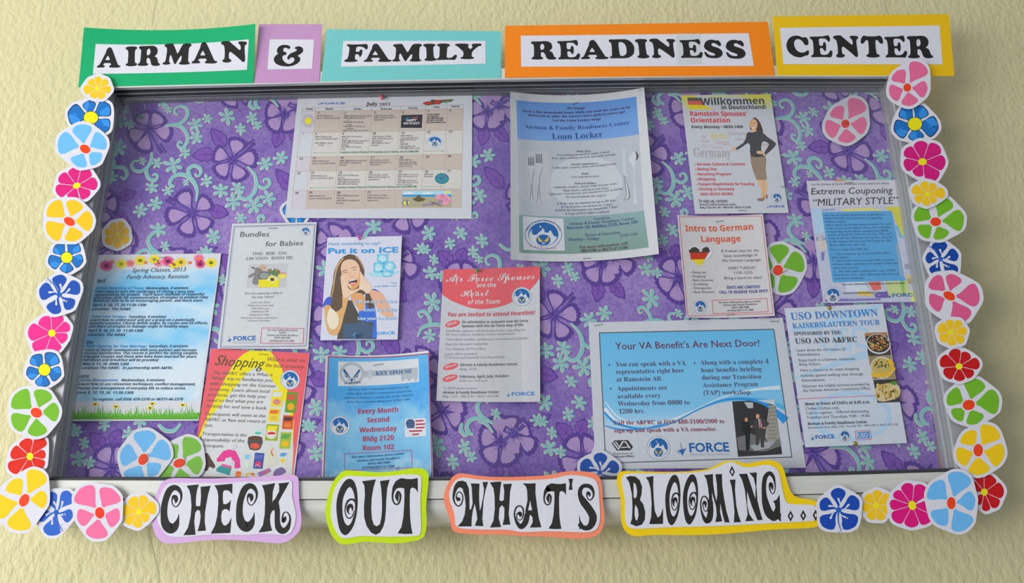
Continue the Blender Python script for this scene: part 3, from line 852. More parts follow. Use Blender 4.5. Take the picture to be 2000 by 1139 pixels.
it, amp = sign(YS - .0002, [(505.5, 47), (629, 47), (623.5, 160.5), (497.5, 162.5)], (178, 134, 176), [(526.5, 77), (613.5, 77.5), (609.5, 134.5), (522.5, 136)], (520, 80, 18.98),
  [('&', 285, 152, 1368, 948)], 'small mauve card sign with a black ampersand', grp)
it, fam = sign(YS, [(638.5, 57), (979, 61), (978, 154), (627, 160)], (106, 182, 180), [(670.5, 80), (948, 80), (948.5, 124.5), (666, 130.5)], (480, 0, 3.796),
  [('F', 730, 327, 906, 461, 6), ('A', 875, 325, 1079, 460), ('M', 1085, 325, 1306, 457), ('I', 1312, 325, 1416, 453, 4), ('L', 1412, 324, 1568, 446, 3), ('Y', 1552, 324, 1749, 440)],
  'turquoise card sign with the word FAMILY above the calendar', grp)
it, rea = sign(YS - .0001, [(986.5, 50.5), (1499.5, 42.5), (1513.5, 148.5), (986, 151.5)], (244, 124, 10), [(1017, 70), (1462, 65), (1472.5, 129), (1018, 130.5)], (960, 0, 3.796),
  [('R', 292, 306, 479, 443, -2), ('E', 487, 298, 656, 442, -3), ('A', 660, 297, 866, 440, -3), ('D', 868, 292, 1060, 433, -4), ('I', 1062, 290, 1170, 433, -8), ('N', 1168, 288, 1366, 432, -6),
   ('E', 1392, 291, 1566, 431, -8), ('S', 1573, 295, 1713, 432, -4), ('S', 1735, 296, 1883, 436, -4)], 'long orange card sign with the word READINESS', grp)
it.ctx(); it.part('tape'); it.rect([(1321, 66), (1369, 66), (1371, 125), (1322, 128)], M((188, 194, 194)), 9); it.end()
it, cen = sign(YS, [(1509.5, 32), (1853.5, 27.5), (1864, 148.5), (1518, 148.5)], (218, 176, 4), [(1523, 54.5), (1835, 50), (1841, 126), (1530, 125.5)], (1480, 0, 3.796),
  [('C', 208, 265, 380, 426, -8), ('E', 384, 264, 554, 426, -8), ('N', 557, 264, 751, 428, -8), ('T', 761, 266, 931, 428, -4), ('E', 937, 266, 1106, 428, -6), ('R', 1104, 266, 1299, 433, -8)],
  'golden yellow card sign with the word CENTER at the top right corner', grp)

# ------------------------------------------------------------------ bottom word banners
def banner(y, cx, outer, inner, oc, label, ic=WHITE):
    it = Item(y); it.ctx(*cx)
    it.sheet_poly('word_banner', outer, M(oc), 0.0004, 2)
    it.part('white_card')
    fl = chaikin([it.flat(p) for p in inner], 2); n = len(fl)
    tri = tessellate_polygon([[Vector((q[0], q[1], 0)) for q in fl]])
    fr2 = [it.w(q, 0) for q in fl]; fr2 = [(a, b - .0007, c) for a, b, c in fr2]; bk = [(a, b + .0005, c) for a, b, c in fr2]
    it.mb.add(fr2 + bk, [tuple(t) for t in tri] + [(i, (i+1) % n, n + (i+1) % n, n+i) for i in range(n)], M(ic)); it.end()
    return it
INK = (38, 37, 34); LY = 26
class TR:
    """draws letter pieces with an affine map of the glyph box"""
    def __init__(self, it, m=None): self.it = it; self.m = m or (lambda p: p)
    def __enter__(self): self.it.part('letter'); return self
    def __exit__(self, *a): self.it.end()
    def p(self, pts, holes=(), cr=3): self.it.poly([self.m(p) for p in pts], INK, LY, [[self.m(q) for q in h] for h in holes], cr=cr)
    def s(self, pts, k=1.0):
        self.it.stroke([self.m((p[0], p[1])) + (p[2]*k,) for p in pts], INK, LY, 6)
def box(a, b):
    """map glyph box a=(x0,y0,x1,y1) onto box b, returns (map, width factor)"""
    sx = (b[2]-b[0])/(a[2]-a[0]); sy = (b[3]-b[1])/(a[3]-a[1])
    return (lambda p: (b[0] + (p[0]-a[0])*sx, b[1] + (p[1]-a[1])*sy))
it = banner(YF - .004, (280, 900, 5.882), [(290,205),(400,198),(560,205),(850,205),(1200,192),(1480,178),(1660,160),(1750,165),(1785,200),(1785,330),(1790,480),(1818,640),(1810,770),(1770,840),(1690,910),(1600,950),(1500,948),(1250,925),(950,905),(700,915),(450,945),(260,955),(190,925),(130,850),(90,690),(95,600),(120,480),(160,350),(205,250)],
  [(330,255),(600,250),(900,262),(1100,245),(1400,240),(1600,225),(1715,222),(1712,330),(1705,400),(1730,500),(1755,600),(1748,720),(1705,830),(1640,862),(1500,845),(1350,840),(1180,858),(900,850),(700,852),(560,872),(400,880),(290,872),(215,800),(155,680),(150,560),(175,440),(225,330),(280,270)], (198, 160, 204), 'CHECK')
def bigC(g, m=None):
    g.s([(408,612,4),(402,670,26),(372,745,80),(318,780,118),(262,735,105),(240,640,80),(243,530,74),(262,440,72),(300,350,74),(350,312,66),(400,325,54),(435,380,32),(436,440,22),(415,495,15),(378,532,12),(345,512,12),(331,465,14),(345,415,30),(372,425,52),(378,465,36),(366,488,6)])
with TR(it) as g: bigC(g)
with TR(it) as g:
    g.p([(498,290),(570,280),(640,275),(618,340),(606,430),(605,520),(630,525),(655,520),(664,420),(660,300),(715,296),(775,288),(745,390),(725,500),(710,600),(706,690),(720,805),(672,808),(625,812),(650,720),(660,640),(652,578),(622,566),(597,600),(586,700),(602,852),(530,856),(462,857),(515,770),(545,640),(555,520),(545,400),(530,340)], cr=0)
with TR(it) as g:
    g.p([(818,285),(920,275),(1025,265),(1024,330),(1022,390),(992,352),(955,340),(925,345),(915,380),(914,440),(920,500),(955,500),(985,480),(1008,450),(1000,520),(992,585),(965,560),(930,558),(905,580),(895,640),(900,700),(918,738),(945,748),(980,720),(1012,655),(1008,740),(1000,832),(880,836),(775,840),(825,745),(850,640),(862,500),(862,400),(850,340)], cr=0)
with TR(it, lambda p: (p[0] + 866 - (p[0]-300)*.0, p[1] - 19)) as g: bigC(g)
with TR(it) as g:
    g.p([(1362,285),(1440,272),(1515,258),(1488,360),(1482,480),(1500,465),(1530,410),(1560,355),(1562,300),(1553,262),(1615,256),(1678,248),(1640,320),(1600,390),(1562,460),(1545,505),(1560,540),(1480,580),(1462,620),(1456,680),(1462,740),(1482,805),(1400,818),(1325,826),(1375,740),(1395,620),(1400,480),(1395,380),(1380,320)], cr=0)
    g.s([(1520,480,70),(1540,580,62),(1540,690,62),(1555,770,74),(1600,808,72),(1652,780,56),(1682,710,30),(1686,650,20),(1665,605,15),(1635,590,12),(1608,615,16),(1600,670,24),(1608,700,34),(1625,672,42),(1632,650,20)])
check = it.done('mauve-backed curly word banner reading CHECK on the bottom rail', 'sign', 'curly word banners along the bottom of the case')
OBOX = (362, 225, 625, 922)
def bigO(g, k=1.0):
    g.p([(530,225),(580,260),(612,350),(625,480),(618,620),(590,760),(550,850),(500,910),(460,920),(415,880),(385,790),(365,650),(362,540),(378,430),(420,320),(475,245)],
        [[(530,328),(565,370),(588,470),(590,600),(575,680),(545,765),(505,802),(465,765),(440,670),(436,540),(450,450),(490,360)]], cr=4)
    g.s([(592,520,10),(580,490,26),(545,478,22),(505,500,26),(480,550,20),(468,610,14),(478,670,14),(500,705,14),(530,712,16),(562,680,14),(580,620,10)], k)
    g.s([(538,660,4),(515,655,12),(502,620,30),(510,575,46),(538,555,44),(558,580,30),(560,620,10)], k)
it = banner(YF - .005, (600, 900, 6.327), [(430,125),(520,118),(700,135),(880,145),(1100,130),(1250,98),(1400,88),(1470,115),(1502,165),(1498,300),(1478,450),(1468,600),(1478,780),(1462,900),(1420,970),(1300,1000),(1080,1028),(900,1010),(700,1000),(560,1025),(450,1042),(370,1010),(290,910),(240,760),(222,640),(240,500),(275,370),(320,250)],
  [(490,182),(620,195),(900,200),(1050,188),(1200,172),(1412,170),(1415,280),(1402,420),(1400,600),(1412,780),(1405,900),(1370,935),(1150,938),(930,942),(760,932),(640,932),(520,958),(440,962),(380,920),(320,800),(290,680),(300,520),(330,370),(390,250)], (180, 206, 8), 'OUT')
with TR(it) as g: bigO(g)
with TR(it) as g:
    g.p([(678,255),(760,245),(850,232),(820,330),(798,460),(792,600),(800,720),(825,795),(862,812),(900,785),(918,700),(925,600),(924,480),(915,350),(900,252),(960,245),(1020,235),(990,340),(978,480),(972,620),(962,740),(940,820),(900,890),(850,918),(790,890),(735,810),(705,700),(702,560),(714,430),(708,310)], cr=0)
def bigT(g, k=1.0):
    g.p([(1090,290),(1115,240),(1160,217),(1240,228),(1300,228),(1365,215),(1368,300),(1368,395),(1340,350),(1300,332),(1276,350),(1268,430),(1268,560),(1272,700),(1285,820),(1302,904),(1210,908),(1118,900),(1165,820),(1188,700),(1198,560),(1203,430),(1200,345),(1150,335),(1100,345)], cr=0)
    g.s([(1130,290,100),(1085,330,58),(1062,390,30),(1055,450,22),(1065,505,20),(1095,540,18),(1130,530,20),(1150,480,22),(1150,420,26),(1130,382,16),(1108,385,10)], k)
    g.s([(1125,385,16),(1112,420,44),(1110,455,44),(1118,490,24),(1115,512,5)], k)
with TR(it) as g: bigT(g)
out_ = it.done('lime green-backed curly word banner reading OUT on the bottom rail', 'sign', 'curly word banners along the bottom of the case')
it = banner(YF - .0045, (850, 900, 5.714), [(240,145),(320,140),(450,165),(600,180),(800,185),(1050,175),(1250,165),(1400,130),(1500,115),(1650,118),(1780,135),(1845,190),(1865,300),(1870,450),(1892,600),(1885,720),(1850,800),(1780,850),(1640,875),(1480,868),(1200,845),(950,840),(700,820),(500,825),(330,815),(190,798),(170,680),(130,560),(100,460),(98,370),(130,280),(180,190)],
  [(280,192),(350,190),(450,210),(700,225),(950,222),(1200,212),(1350,195),(1450,165),(1560,158),(1700,180),(1790,210),(1825,300),(1830,420),(1842,600),(1832,720),(1790,780),(1700,805),(1500,795),(1250,788),(1100,795),(950,800),(820,770),(600,772),(400,768),(225,750),(222,640),(205,560),(165,460),(152,370),(180,280),(230,215)], (236, 128, 96), 'WHATS')
with TR(it) as g:
    g.p([(295,220),(345,240),(375,310),(382,420),(383,550),(400,540),(418,480),(412,390),(408,300),(396,255),(445,255),(495,258),(490,350),(490,440),(498,560),(512,520),(535,410),(545,320),(528,240),(590,238),(562,330),(540,440),(532,560),(526,650),(537,733),(490,730),(442,727),(470,650),(460,570),(440,480),(420,560),(408,640),(405,735),(330,735),(250,735),(300,680),(330,600),(340,500),(330,400),(310,330)], cr=0)
    g.s([(325,285,70),(280,262,72),(240,290,52),(215,350,32),(205,420,22),(222,478,16),(258,508,14),(290,485,16),(308,430,14),(300,375,13),(268,350,12),(242,370,12),(236,405,16),(255,430,44),(268,435,40),(278,445,10)])
with TR(it) as g:
    g.p([(610,245),(675,236),(738,235),(725,330),(715,440),(740,455),(765,440),(770,340),(758,262),(810,260),(855,258),(835,350),(828,480),(820,600),(838,714),(795,716),(752,718),(770,640),(772,530),(745,497),(716,530),(708,640),(735,742),(670,745),(610,747),(650,670),(665,540),(662,400),(650,310)], cr=0)
with TR(it) as g:
    g.p([(975,255),(1050,256),(1120,252),(1118,360),(1135,500),(1155,640),(1185,744),(1120,747),(1055,748),(1088,690),(1085,630),(1060,605),(1035,630),(1010,660),(1005,560),(1030,440),(1025,330),(1010,285)], [[(1058,445),(1070,500),(1082,552),(1058,556),(1035,552),(1048,500)]], cr=0)
    g.s([(1025,610,60),(1005,690,64),(960,738,56),(918,700,38),(892,640,22),(885,585,18),(905,525,18),(945,505,16),(978,535,18),(985,590,16),(970,645,12),(940,665,10),(912,640,10),(912,600,14),(930,590,30),(945,590,44),(952,610,36),(945,630,6)])
with TR(it, box((1045, 215, 1368, 904), (1207, 252, 1460, 762))) as g: bigT(g, .78)
with TR(it) as g: g.p([(1487,203),(1538,203),(1525,260),(1532,327),(1490,327),(1500,260)], cr=0)
with TR(it) as g:
    g.s([(1618,720,50),(1665,752,52),(1718,742,64),(1752,690,80),(1758,620,86),(1715,540,84),(1655,460,80),(1618,390,52),(1618,330,46),(1645,290,44),(1690,280,44),(1735,298,44),(1765,350,26),(1762,405,18),(1732,440,13),(1702,425,12),(1692,385,16),(1705,360,34),(1722,378,30),(1718,402,8)])
    g.p([(1605,600),(1622,670),(1655,725),(1690,750),(1650,762),(1620,762),(1608,772),(1607,690)], cr=0)
what = it.done('orange-backed curly word banner reading WHAT\'S on the bottom rail', 'sign', 'curly word banners along the bottom of the case')
it = banner(YF - .006, (1190, 880, 4.651), [(100,185),(250,190),(450,195),(650,195),(800,182),(920,165),(1000,115),(1080,90),(1150,95),(1230,122),(1330,105),(1430,85),(1510,95),(1570,135),(1600,220),(1625,320),(1660,400),(1720,432),(1800,440),(1880,455),(1905,500),(1910,600),(1920,680),(1850,705),(1650,712),(1450,722),(1200,745),(900,768),(600,770),(400,765),(240,785),(170,760),(120,700),(105,600),(108,450),(90,370),(68,290),(72,230)],
  [(150,205),(400,212),(700,205),(850,195),(960,165),(1040,120),(1110,100),(1160,125),(1240,160),(1330,145),(1420,130),(1490,140),(1540,190),(1560,290),(1580,390),(1600,470),(1650,490),(1780,492),(1890,500),(1900,640),(1750,648),(1500,662),(1300,672),(1000,688),(700,695),(500,700),(300,712),(200,712),(155,680),(140,600),(145,450),(120,340),(105,250)], (224, 190, 2), 'BLOOMING')
with TR(it) as g:
    g.p([(150,245),(190,232),(235,238),(275,270),(297,330),(292,400),(278,450),(308,490),(326,560),(322,630),(295,675),(245,690),(190,668),(205,620),(210,520),(205,400),(180,290)],
        [[(220,290),(240,310),(252,370),(248,420),(232,438),(220,425),(219,360)], [(236,492),(258,530),(265,590),(252,640),(236,625),(228,580),(230,530)]], cr=0)
with TR(it) as g: g.p([(330,245),(365,240),(400,232),(398,330),(403,450),(412,550),(438,612),(465,590),(487,520),(488,600),(487,668),(425,670),(362,670),(380,600),(384,480),(374,350),(355,280)], cr=0)
with TR(it, box(OBOX, (508, 222, 645, 680))) as g: bigO(g, .6)
with TR(it, box(OBOX, (668, 218, 806, 674))) as g: bigO(g, .6)
with TR(it) as g:
    g.p([(858,225),(900,220),(940,215),(942,300),(956,400),(972,462),(980,400),(975,300),(962,218),(990,216),(1022,215),(1025,320),(1040,430),(1062,550),(1092,655),(1048,655),(1030,590),(1008,480),(1005,560),(1025,645),(962,652),(975,590),(968,510),(945,430),(930,380),(940,560),(890,560),(905,420),(895,330),(880,260)], cr=0)
    g.s([(918,470,46),(918,560,52),(905,625,56),(880,640,44),(852,600,26),(834,540,14),(830,480,12),(842,430,12),(868,418,12),(892,448,14),(898,500,10),(888,545,9),(868,552,8),(852,520,8),(850,490,12),(862,470,24),(872,485,24),(875,520,6)])
with TR(it) as g:
    g.p([(1092,268),(1145,265),(1140,360),(1152,500),(1172,590),(1195,652),(1130,655),(1136,560),(1125,440),(1110,330)], cr=0)
    g.p([(1112,140),(1140,195),(1118,240),(1088,195)], [[(1113,172),(1102,195),(1116,218),(1126,195)]], cr=0)
with TR(it) as g: g.p([(1175,215),(1250,212),(1290,330),(1325,440),(1328,330),(1310,250),(1270,205),(1338,200),(1335,330),(1345,460),(1370,560),(1392,632),(1345,635),(1290,500),(1250,370),(1252,500),(1270,580),(1312,640),(1235,645),(1255,580),(1245,480),(1230,360),(1205,270)], cr=0)
with TR(it) as g:
    g.s([(1525,590,70),(1485,600,74),(1445,560,74),(1418,480,62),(1405,400,44),(1404,310,40),(1418,240,40),(1455,208,36),(1488,240,28),(1503,300,14),(1505,350,10),(1490,392,9),(1466,380,9),(1455,335,16),(1465,302,28),(1478,330,24),(1480,362,5)])
    g.p([(1545,400),(1550,500),(1552,580),(1560,650),(1532,625),(1505,642),(1470,640),(1490,560),(1508,520),(1500,480),(1485,465),(1520,445)], cr=0)
for x, y in ((1645, 598), (1760, 593), (1872, 590)):
    it.part('diamond_dot'); it.poly([(x, y-52), (x+27, y), (x, y+50), (x-27, y)], INK, LY, [[(x, y-22), (x-11, y), (x, y+22), (x+11, y)]]); it.end()
bloom = it.done('yellow-backed curly word banner reading BLOOMING with three diamond dots', 'sign', 'curly word banners along the bottom of the case')

# ------------------------------------------------------------------ paper flower cut-outs
PINK = (222, 104, 146); LBLUE = (100, 172, 222); GREEN = (108, 170, 34); YEL = (234, 188, 12); ORG = (238, 184, 22); MAG = (204, 22, 114); RED = (190, 30, 22); NAVY = (24, 74, 162)
BL1 = (20, 104, 176); BL2 = (44, 132, 208); REDC = (222, 62, 16); YC = (222, 214, 14)
def fpet(c, tip, gl, gr, kind, s):
    """petal in polar form: it fills its share of the angle up to each neighbour (gl, gr)"""
    dx, dy = tip[0]-c[0], tip[1]-c[1]; L = math.hypot(dx, dy); a0 = math.atan2(dy, dx)
    pr = {'T5': [(.20, .34), (.36, .60), (.55, .82), (.74, .90), (.88, .80), (.97, .52), (1.0, .16)],
          'T7': [(.14, 1.0), (.35, 1.0), (.60, 1.0), (.82, .96), (.95, .66), (1.0, .22)],
          'H': [(.08, .55), (.25, .56), (.45, .72), (.66, .84), (.84, .74), (.96, .42), (1.0, .10)],
          'B5': [(.22, .70), (.42, .86), (.62, .94), (.80, .90), (.93, .62), (1.0, .16)]}[kind]
    w0 = {'T5': 1.2, 'T7': .55, 'H': .8, 'B5': .8}[kind] * s
    def pt(t, f, g, sg):
        a = max(0.03, g/2 * f - w0 / (L * t)) * sg
        k = 1.0 / max(.8, math.cos(min(abs(a), .5)*.6)) if t < .9 else 1.0
        return (c[0] + math.cos(a0+a)*L*t*k, c[1] + math.sin(a0+a)*L*t*k)
    return [pt(t, f, gr, 1) for t, f in pr] + [pt(t, f, gl, -1) for t, f in pr[::-1]]
NF = 0
def flower(cx, kind, c, tips, col, label, y=None, wd=None, cr=None, crot=0.0, stamen=None, grp='paper flower cut-outs around the case', margin=6.3, surf=None, rmax=None, staple_=None):
    global NF
    NF += 1
    y = (YF - 0.003 - 0.0013 * (NF % 5)) if y is None else y
    it = Item(surf or y); it.ctx(*cx); s = cx[2]
    n = len(tips)
    L = [math.hypot(t[0]-c[0], t[1]-c[1]) for t in tips]
    ang = [math.atan2(t[1]-c[1], t[0]-c[0]) for t in tips]
    pets = []
    for i, t in enumerate(tips):
        dif = [((a - ang[i] + PI) % (2*PI)) - PI for j, a in enumerate(ang) if j != i]
        lim = 2*PI/n * (1.35 if kind == 'T7' else 1.15)
        gr = min([a for a in dif if a > 0] + [lim]); gl = min([-a for a in dif if a < 0] + [lim])
        pets.append(fpet(c, t, gl, gr, kind, s))
    allp = [p for q in pets for p in q]
    h = hull(allp)
    m_ = margin * s
    big = []
    for i, p in enumerate(h):
        dx, dy = p[0]-c[0], p[1]-c[1]; l = math.hypot(dx, dy) or 1
        big.append((p[0]+dx/l*m_, p[1]+dy/l*m_))
    it.sheet_poly('flower_cutout', big, M(WHITE), 0.0003, 1)
    for i, q in enumerate(pets):
        it.part('petal')
        if kind == 'B5':
            it.poly(q, (14, 34, 70), 2, cr=3)
            dx, dy = tips[i][0]-c[0], tips[i][1]-c[1]; l = L[i]
            q2 = [((p[0]-c[0]-dx*.6)*.90 + c[0]+dx*.6, (p[1]-c[1]-dy*.6)*.90 + c[1]+dy*.6) for p in q]
            it.poly(q2, BL1, 3, cr=3)
            hn = len(q2)//2
            q3 = [((p[0]-c[0]-dx*.6)*.98 + c[0]+dx*.6, (p[1]-c[1]-dy*.6)*.98 + c[1]+dy*.6) for p in (q2[1:hn] if i % 2 else q2[hn:-1])]
            it.poly(q3 + [(c[0]+dx*.78, c[1]+dy*.78), (c[0]+dx*.5, c[1]+dy*.5)], BL2, 4, cr=2)
        else:
            it.poly(q, col, 3, cr=3)
            if kind == 'H':
                dx, dy = tips[i][0]-c[0], tips[i][1]-c[1]
                it.stroke([(c[0]+dx*.16-dy*.10, c[1]+dy*.16+dx*.10, 1.2*s), (c[0]+dx*.36-dy*.05, c[1]+dy*.36+dx*.05, 2.6*s), (c[0]+dx*.50, c[1]+dy*.50, 4.2*s)], WHITE, 4)
        it.end()
    r = sum(L)/n
    it.part('flower_center')
    if kind == 'T5':
        rx, ry = cr or (.20*r, .20*r)
        it.ell(c[0], c[1], rx*1.28, ry*1.28, WHITE, 4, crot); it.ell(c[0], c[1], rx, ry, REDC if col != PINK else (220, 48, 20), 5, crot)
    elif kind == 'T7':
        rx, ry = cr or (.18*r, .18*r)
        it.ell(c[0], c[1], rx, ry, YC, 5, crot)
    elif kind == 'B5':
        rx, ry = cr or (.33*r, .33*r)
        it.ell(c[0], c[1], rx*1.08, ry*1.08, (14, 34, 70), 5, crot); it.ell(c[0], c[1], rx, ry, (220, 212, 10), 6, crot)
    else:
        it.ell(c[0], c[1], .13*r, .13*r, (30, 92, 176), 5)
    it.end()
    if stamen:
        it.part('stamen'); dx, dy = stamen[0]-c[0], stamen[1]-c[1]
        it.stroke([(c[0], c[1], 3.4*s), (c[0]+dx*.5-dy*.08, c[1]+dy*.5+dx*.08, 2.2*s), (stamen[0], stamen[1], .8*s)], (26, 84, 170), 6)
        for k in range(4):
            t = .62 + k*.09; sg = 1 if k % 2 else -1; l = math.hypot(dx, dy)
            it.line((c[0]+dx*t, c[1]+dy*t), (c[0]+dx*(t+.12)-dy/l*sg*5*s, c[1]+dy*(t+.12)+dx/l*sg*5*s), .5*s, (26, 84, 170), 6)
        it.end()
    return it.done(label, 'paper flower', grp)
A = (100, 130, 3.35); c5 = (0, 280, 3.796); c6 = (0, 560, 3.796); c7 = (0, 839, 3.796); cl = (0, 880, 5.694); cr_ = (1540, 840, 4.545); c8 = (1640, 620, 2.588); cR = (1760, 100, 2.475); c4 = (1480, 0, 3.796)
FY = YF - .003
flower(A, 'T7', (300,143), [(312,66),(370,92),(390,148),(345,204),(268,204),(211,152),(250,88)], ORG, 'small orange paper flower on the green sign\'s lower left corner', y=FY-.004)
flower(A, 'B5', (260,335), [(250,222),(382,252),(378,412),(232,425),(110,300)], BL1, 'shaded blue paper flower with yellow centre, topmost blue one of left edge', y=FY-.003, cr=(47,40))
flower(A, 'T5', (222,540), [(178,382),(356,478),(318,622),(172,655),(52,468)], LBLUE, 'light blue paper flower high on the left edge above the magenta one', y=FY-.0045, cr=(36,27), crot=.5)
flower(A, 'T7', (167,780), [(150,663),(245,672),(302,765),(248,848),(130,872),(30,812),(50,725)], MAG, 'magenta paper flower on the left edge above the large yellow one', y=FY-.003, cr=(26,19), crot=-.3)
flower(c5, 'T5', (515,580), [(372,452),(560,424),(688,572),(560,724),(352,668)], (232,180,22), 'large yellow paper flower on the upper left edge with tip touching the glass', y=FY-.0045, cr=(44,30), crot=.5, wd=1.15)
flower(c5, 'B5', (495,848), [(405,762),(580,745),(617,872),(490,962),(358,885)], BL1, 'small shaded blue paper flower above the navy hibiscus cut-out on left edge', y=FY-.003, cr=(42,40))
flower(c6, 'H', (440,60), [(455,-88),(588,-20),(540,158),(395,202),(292,25)], NAVY, 'navy blue hibiscus cut-out on the left edge', y=FY-.0045, stamen=(345,-65))
flower(c6, 'T7', (385,345), [(318,225),(442,205),(517,290),(500,380),(392,490),(262,482),(208,345)], (218,38,128), 'bright pink seven-petalled paper flower halfway down the left edge', y=FY-.003, cr=(27,27))
flower(c6, 'B5', (330,617), [(240,515),(410,497),(452,655),(300,745),(196,650)], BL1, 'shaded blue paper flower with yellow centre above the green one on left edge', y=FY-.0045, cr=(44,44))
flower(c6, 'T5', (270,935), [(108,805),(345,772),(437,912),(262,1110),(98,1035)], GREEN, 'green paper flower low on the left edge of the case', y=FY-.006, cr=(44,36), crot=.4, wd=1.1)
flower(c7, 'T7', (222,200), [(78,180),(195,68),(322,62),(338,180),(325,275),(195,350),(68,300)], (204,32,14), 'red paper flower low on the left edge', y=FY-.003, cr=(25,28))
flower(cl, 'T5', (270,555), [(145,325),(455,235),(520,510),(150,878),(-60,690)], YEL, 'large yellow paper flower at the bottom left corner', y=FY-.0075, cr=(52,75), crot=.5, wd=1.0)
flower(cl, 'H', (625,690), [(575,462),(765,455),(808,735),(535,942),(408,745)], (42,92,182), 'navy blue hibiscus cut-out right of the bottom left yellow flower', y=FY-.0045, stamen=(700,900))
flower(cl, 'T5', (1110,695), [(895,425),(1240,425),(1325,770),(1040,978),(862,770)], PINK, 'pink paper flower under the left part of the bottom rail', y=FY-.006, cr=(52,64), crot=-.2)
flower(cl, 'T7', (1545,685), [(1480,515),(1605,502),(1728,605),(1640,785),(1520,858),(1398,808),(1352,685)], ORG, 'small golden paper flower touching the left end of the CHECK banner', y=FY-.003, cr=(30,34))
flower(cr_, 'T7', (1738,552), [(1675,390),(1790,400),(1912,545),(1850,685),(1760,720),(1680,660),(1622,470)], (186,10,14), 'red paper flower at the bottom right corner behind the light blue one', y=FY-.002, cr=(30,32), crot=0)
flower(c8, 'T5', (700,672), [(640,580),(780,555),(832,695),(697,797),(596,722)], YEL, 'large yellow paper flower low on the right edge of the case', y=FY-.0045, cr=(24,32))
flower(cr_, 'T5', (1445,650), [(1545,380),(1655,610),(1555,892),(1325,835),(1275,480)], LBLUE, 'light blue paper flower at the lower right corner', y=FY-.0075, cr=(38,54))
flower(cr_, 'T7', (1098,670), [(1040,475),(1190,490),(1295,700),(1255,815),(1090,865),(930,800),(900,650),(935,560)], (206,10,112), 'magenta paper flower near the right end of the bottom rail', y=FY-.006, cr=(34,42), crot=-.3)
flower(cr_, 'T7', (780,670), [(790,535),(905,590),(900,725),(840,797),(720,792),(657,700),(690,575)], ORG, 'small golden paper flower between the navy and magenta ones, lower right', y=FY-.0045, cr=(26,26))
flower(cr_, 'H', (445,710), [(440,515),(622,620),(592,855),(302,855),(280,640)], (16,66,160), 'navy blue hibiscus cut-out at the end of the BLOOMING banner', y=FY-.0075, stamen=(470,905))
flower(cR, 'H', (190,1005), [(185,917),(276,985),(265,1080),(155,1080),(118,1000)], (6,62,146), 'navy blue hibiscus cut-out on the right edge', y=FY-.003, stamen=(128,935))
flower((1790,500,8.133), 'T5', (520,635), [(280,330),(560,290),(1000,690),(815,1000),(215,770)], (206,84,128), 'pink paper flower with a stretched right petal halfway down the right edge', y=FY-.0045, cr=(100,66), crot=.5, wd=1.15, margin=8)
flower(c4, 'T5', (1108,650), [(1035,525),(1215,470),(1258,655),(1130,785),(980,705)], (214,98,138), 'pink paper flower below the CENTER sign at the top right corner', y=FY-.0065, cr=(29,31))
flower(c4, 'B5', (1165,920), [(1075,795),(1220,785),(1338,950),(1182,1048),(1010,965)], BL1, 'shaded blue paper flower on the right edge under the pink corner one', y=FY-.003, cr=(52,48))
flower(cR, 'T7', (103,535), [(90,435),(182,458),(214,535),(165,625),(78,605),(12,545),(18,478)], (196,16,112), 'magenta paper flower high on the right edge of the case', y=FY-.005, cr=(21,17))
flower(cR, 'T7', (127,692), [(110,630),(160,640),(212,688),(168,728),(120,747),(66,718),(52,668)], ORG, 'small orange paper flower above the green one, upper right edge', y=FY-.006, cr=(13,12))
flower(cR, 'T5', (167,825), [(232,718),(302,800),(200,908),(92,885),(70,772)], GREEN, 'green paper flower high on the right edge below the small orange one', y=FY-.004, cr=(26,21))
flower(c8, 'T7', (560,75), [(560,12),(612,20),(642,68),(625,125),(575,142),(512,118),(498,48)], ORG, 'small golden paper flower on the right edge above the dark red one', y=FY-.006, cr=(13,12))
flower(c8, 'T7', (603,248), [(575,162),(650,180),(707,235),(675,292),(610,322),(528,290),(508,215)], (184,12,14), 'dark red paper flower on the right edge above the lower green one', y=FY-.0045, cr=(18,16))
flower(c8, 'T5', (652,443), [(705,316),(803,405),(692,538),(575,505),(545,395)], GREEN, 'green paper flower low on the right edge of the case', y=FY-.003, cr=(31,26), crot=-.2)

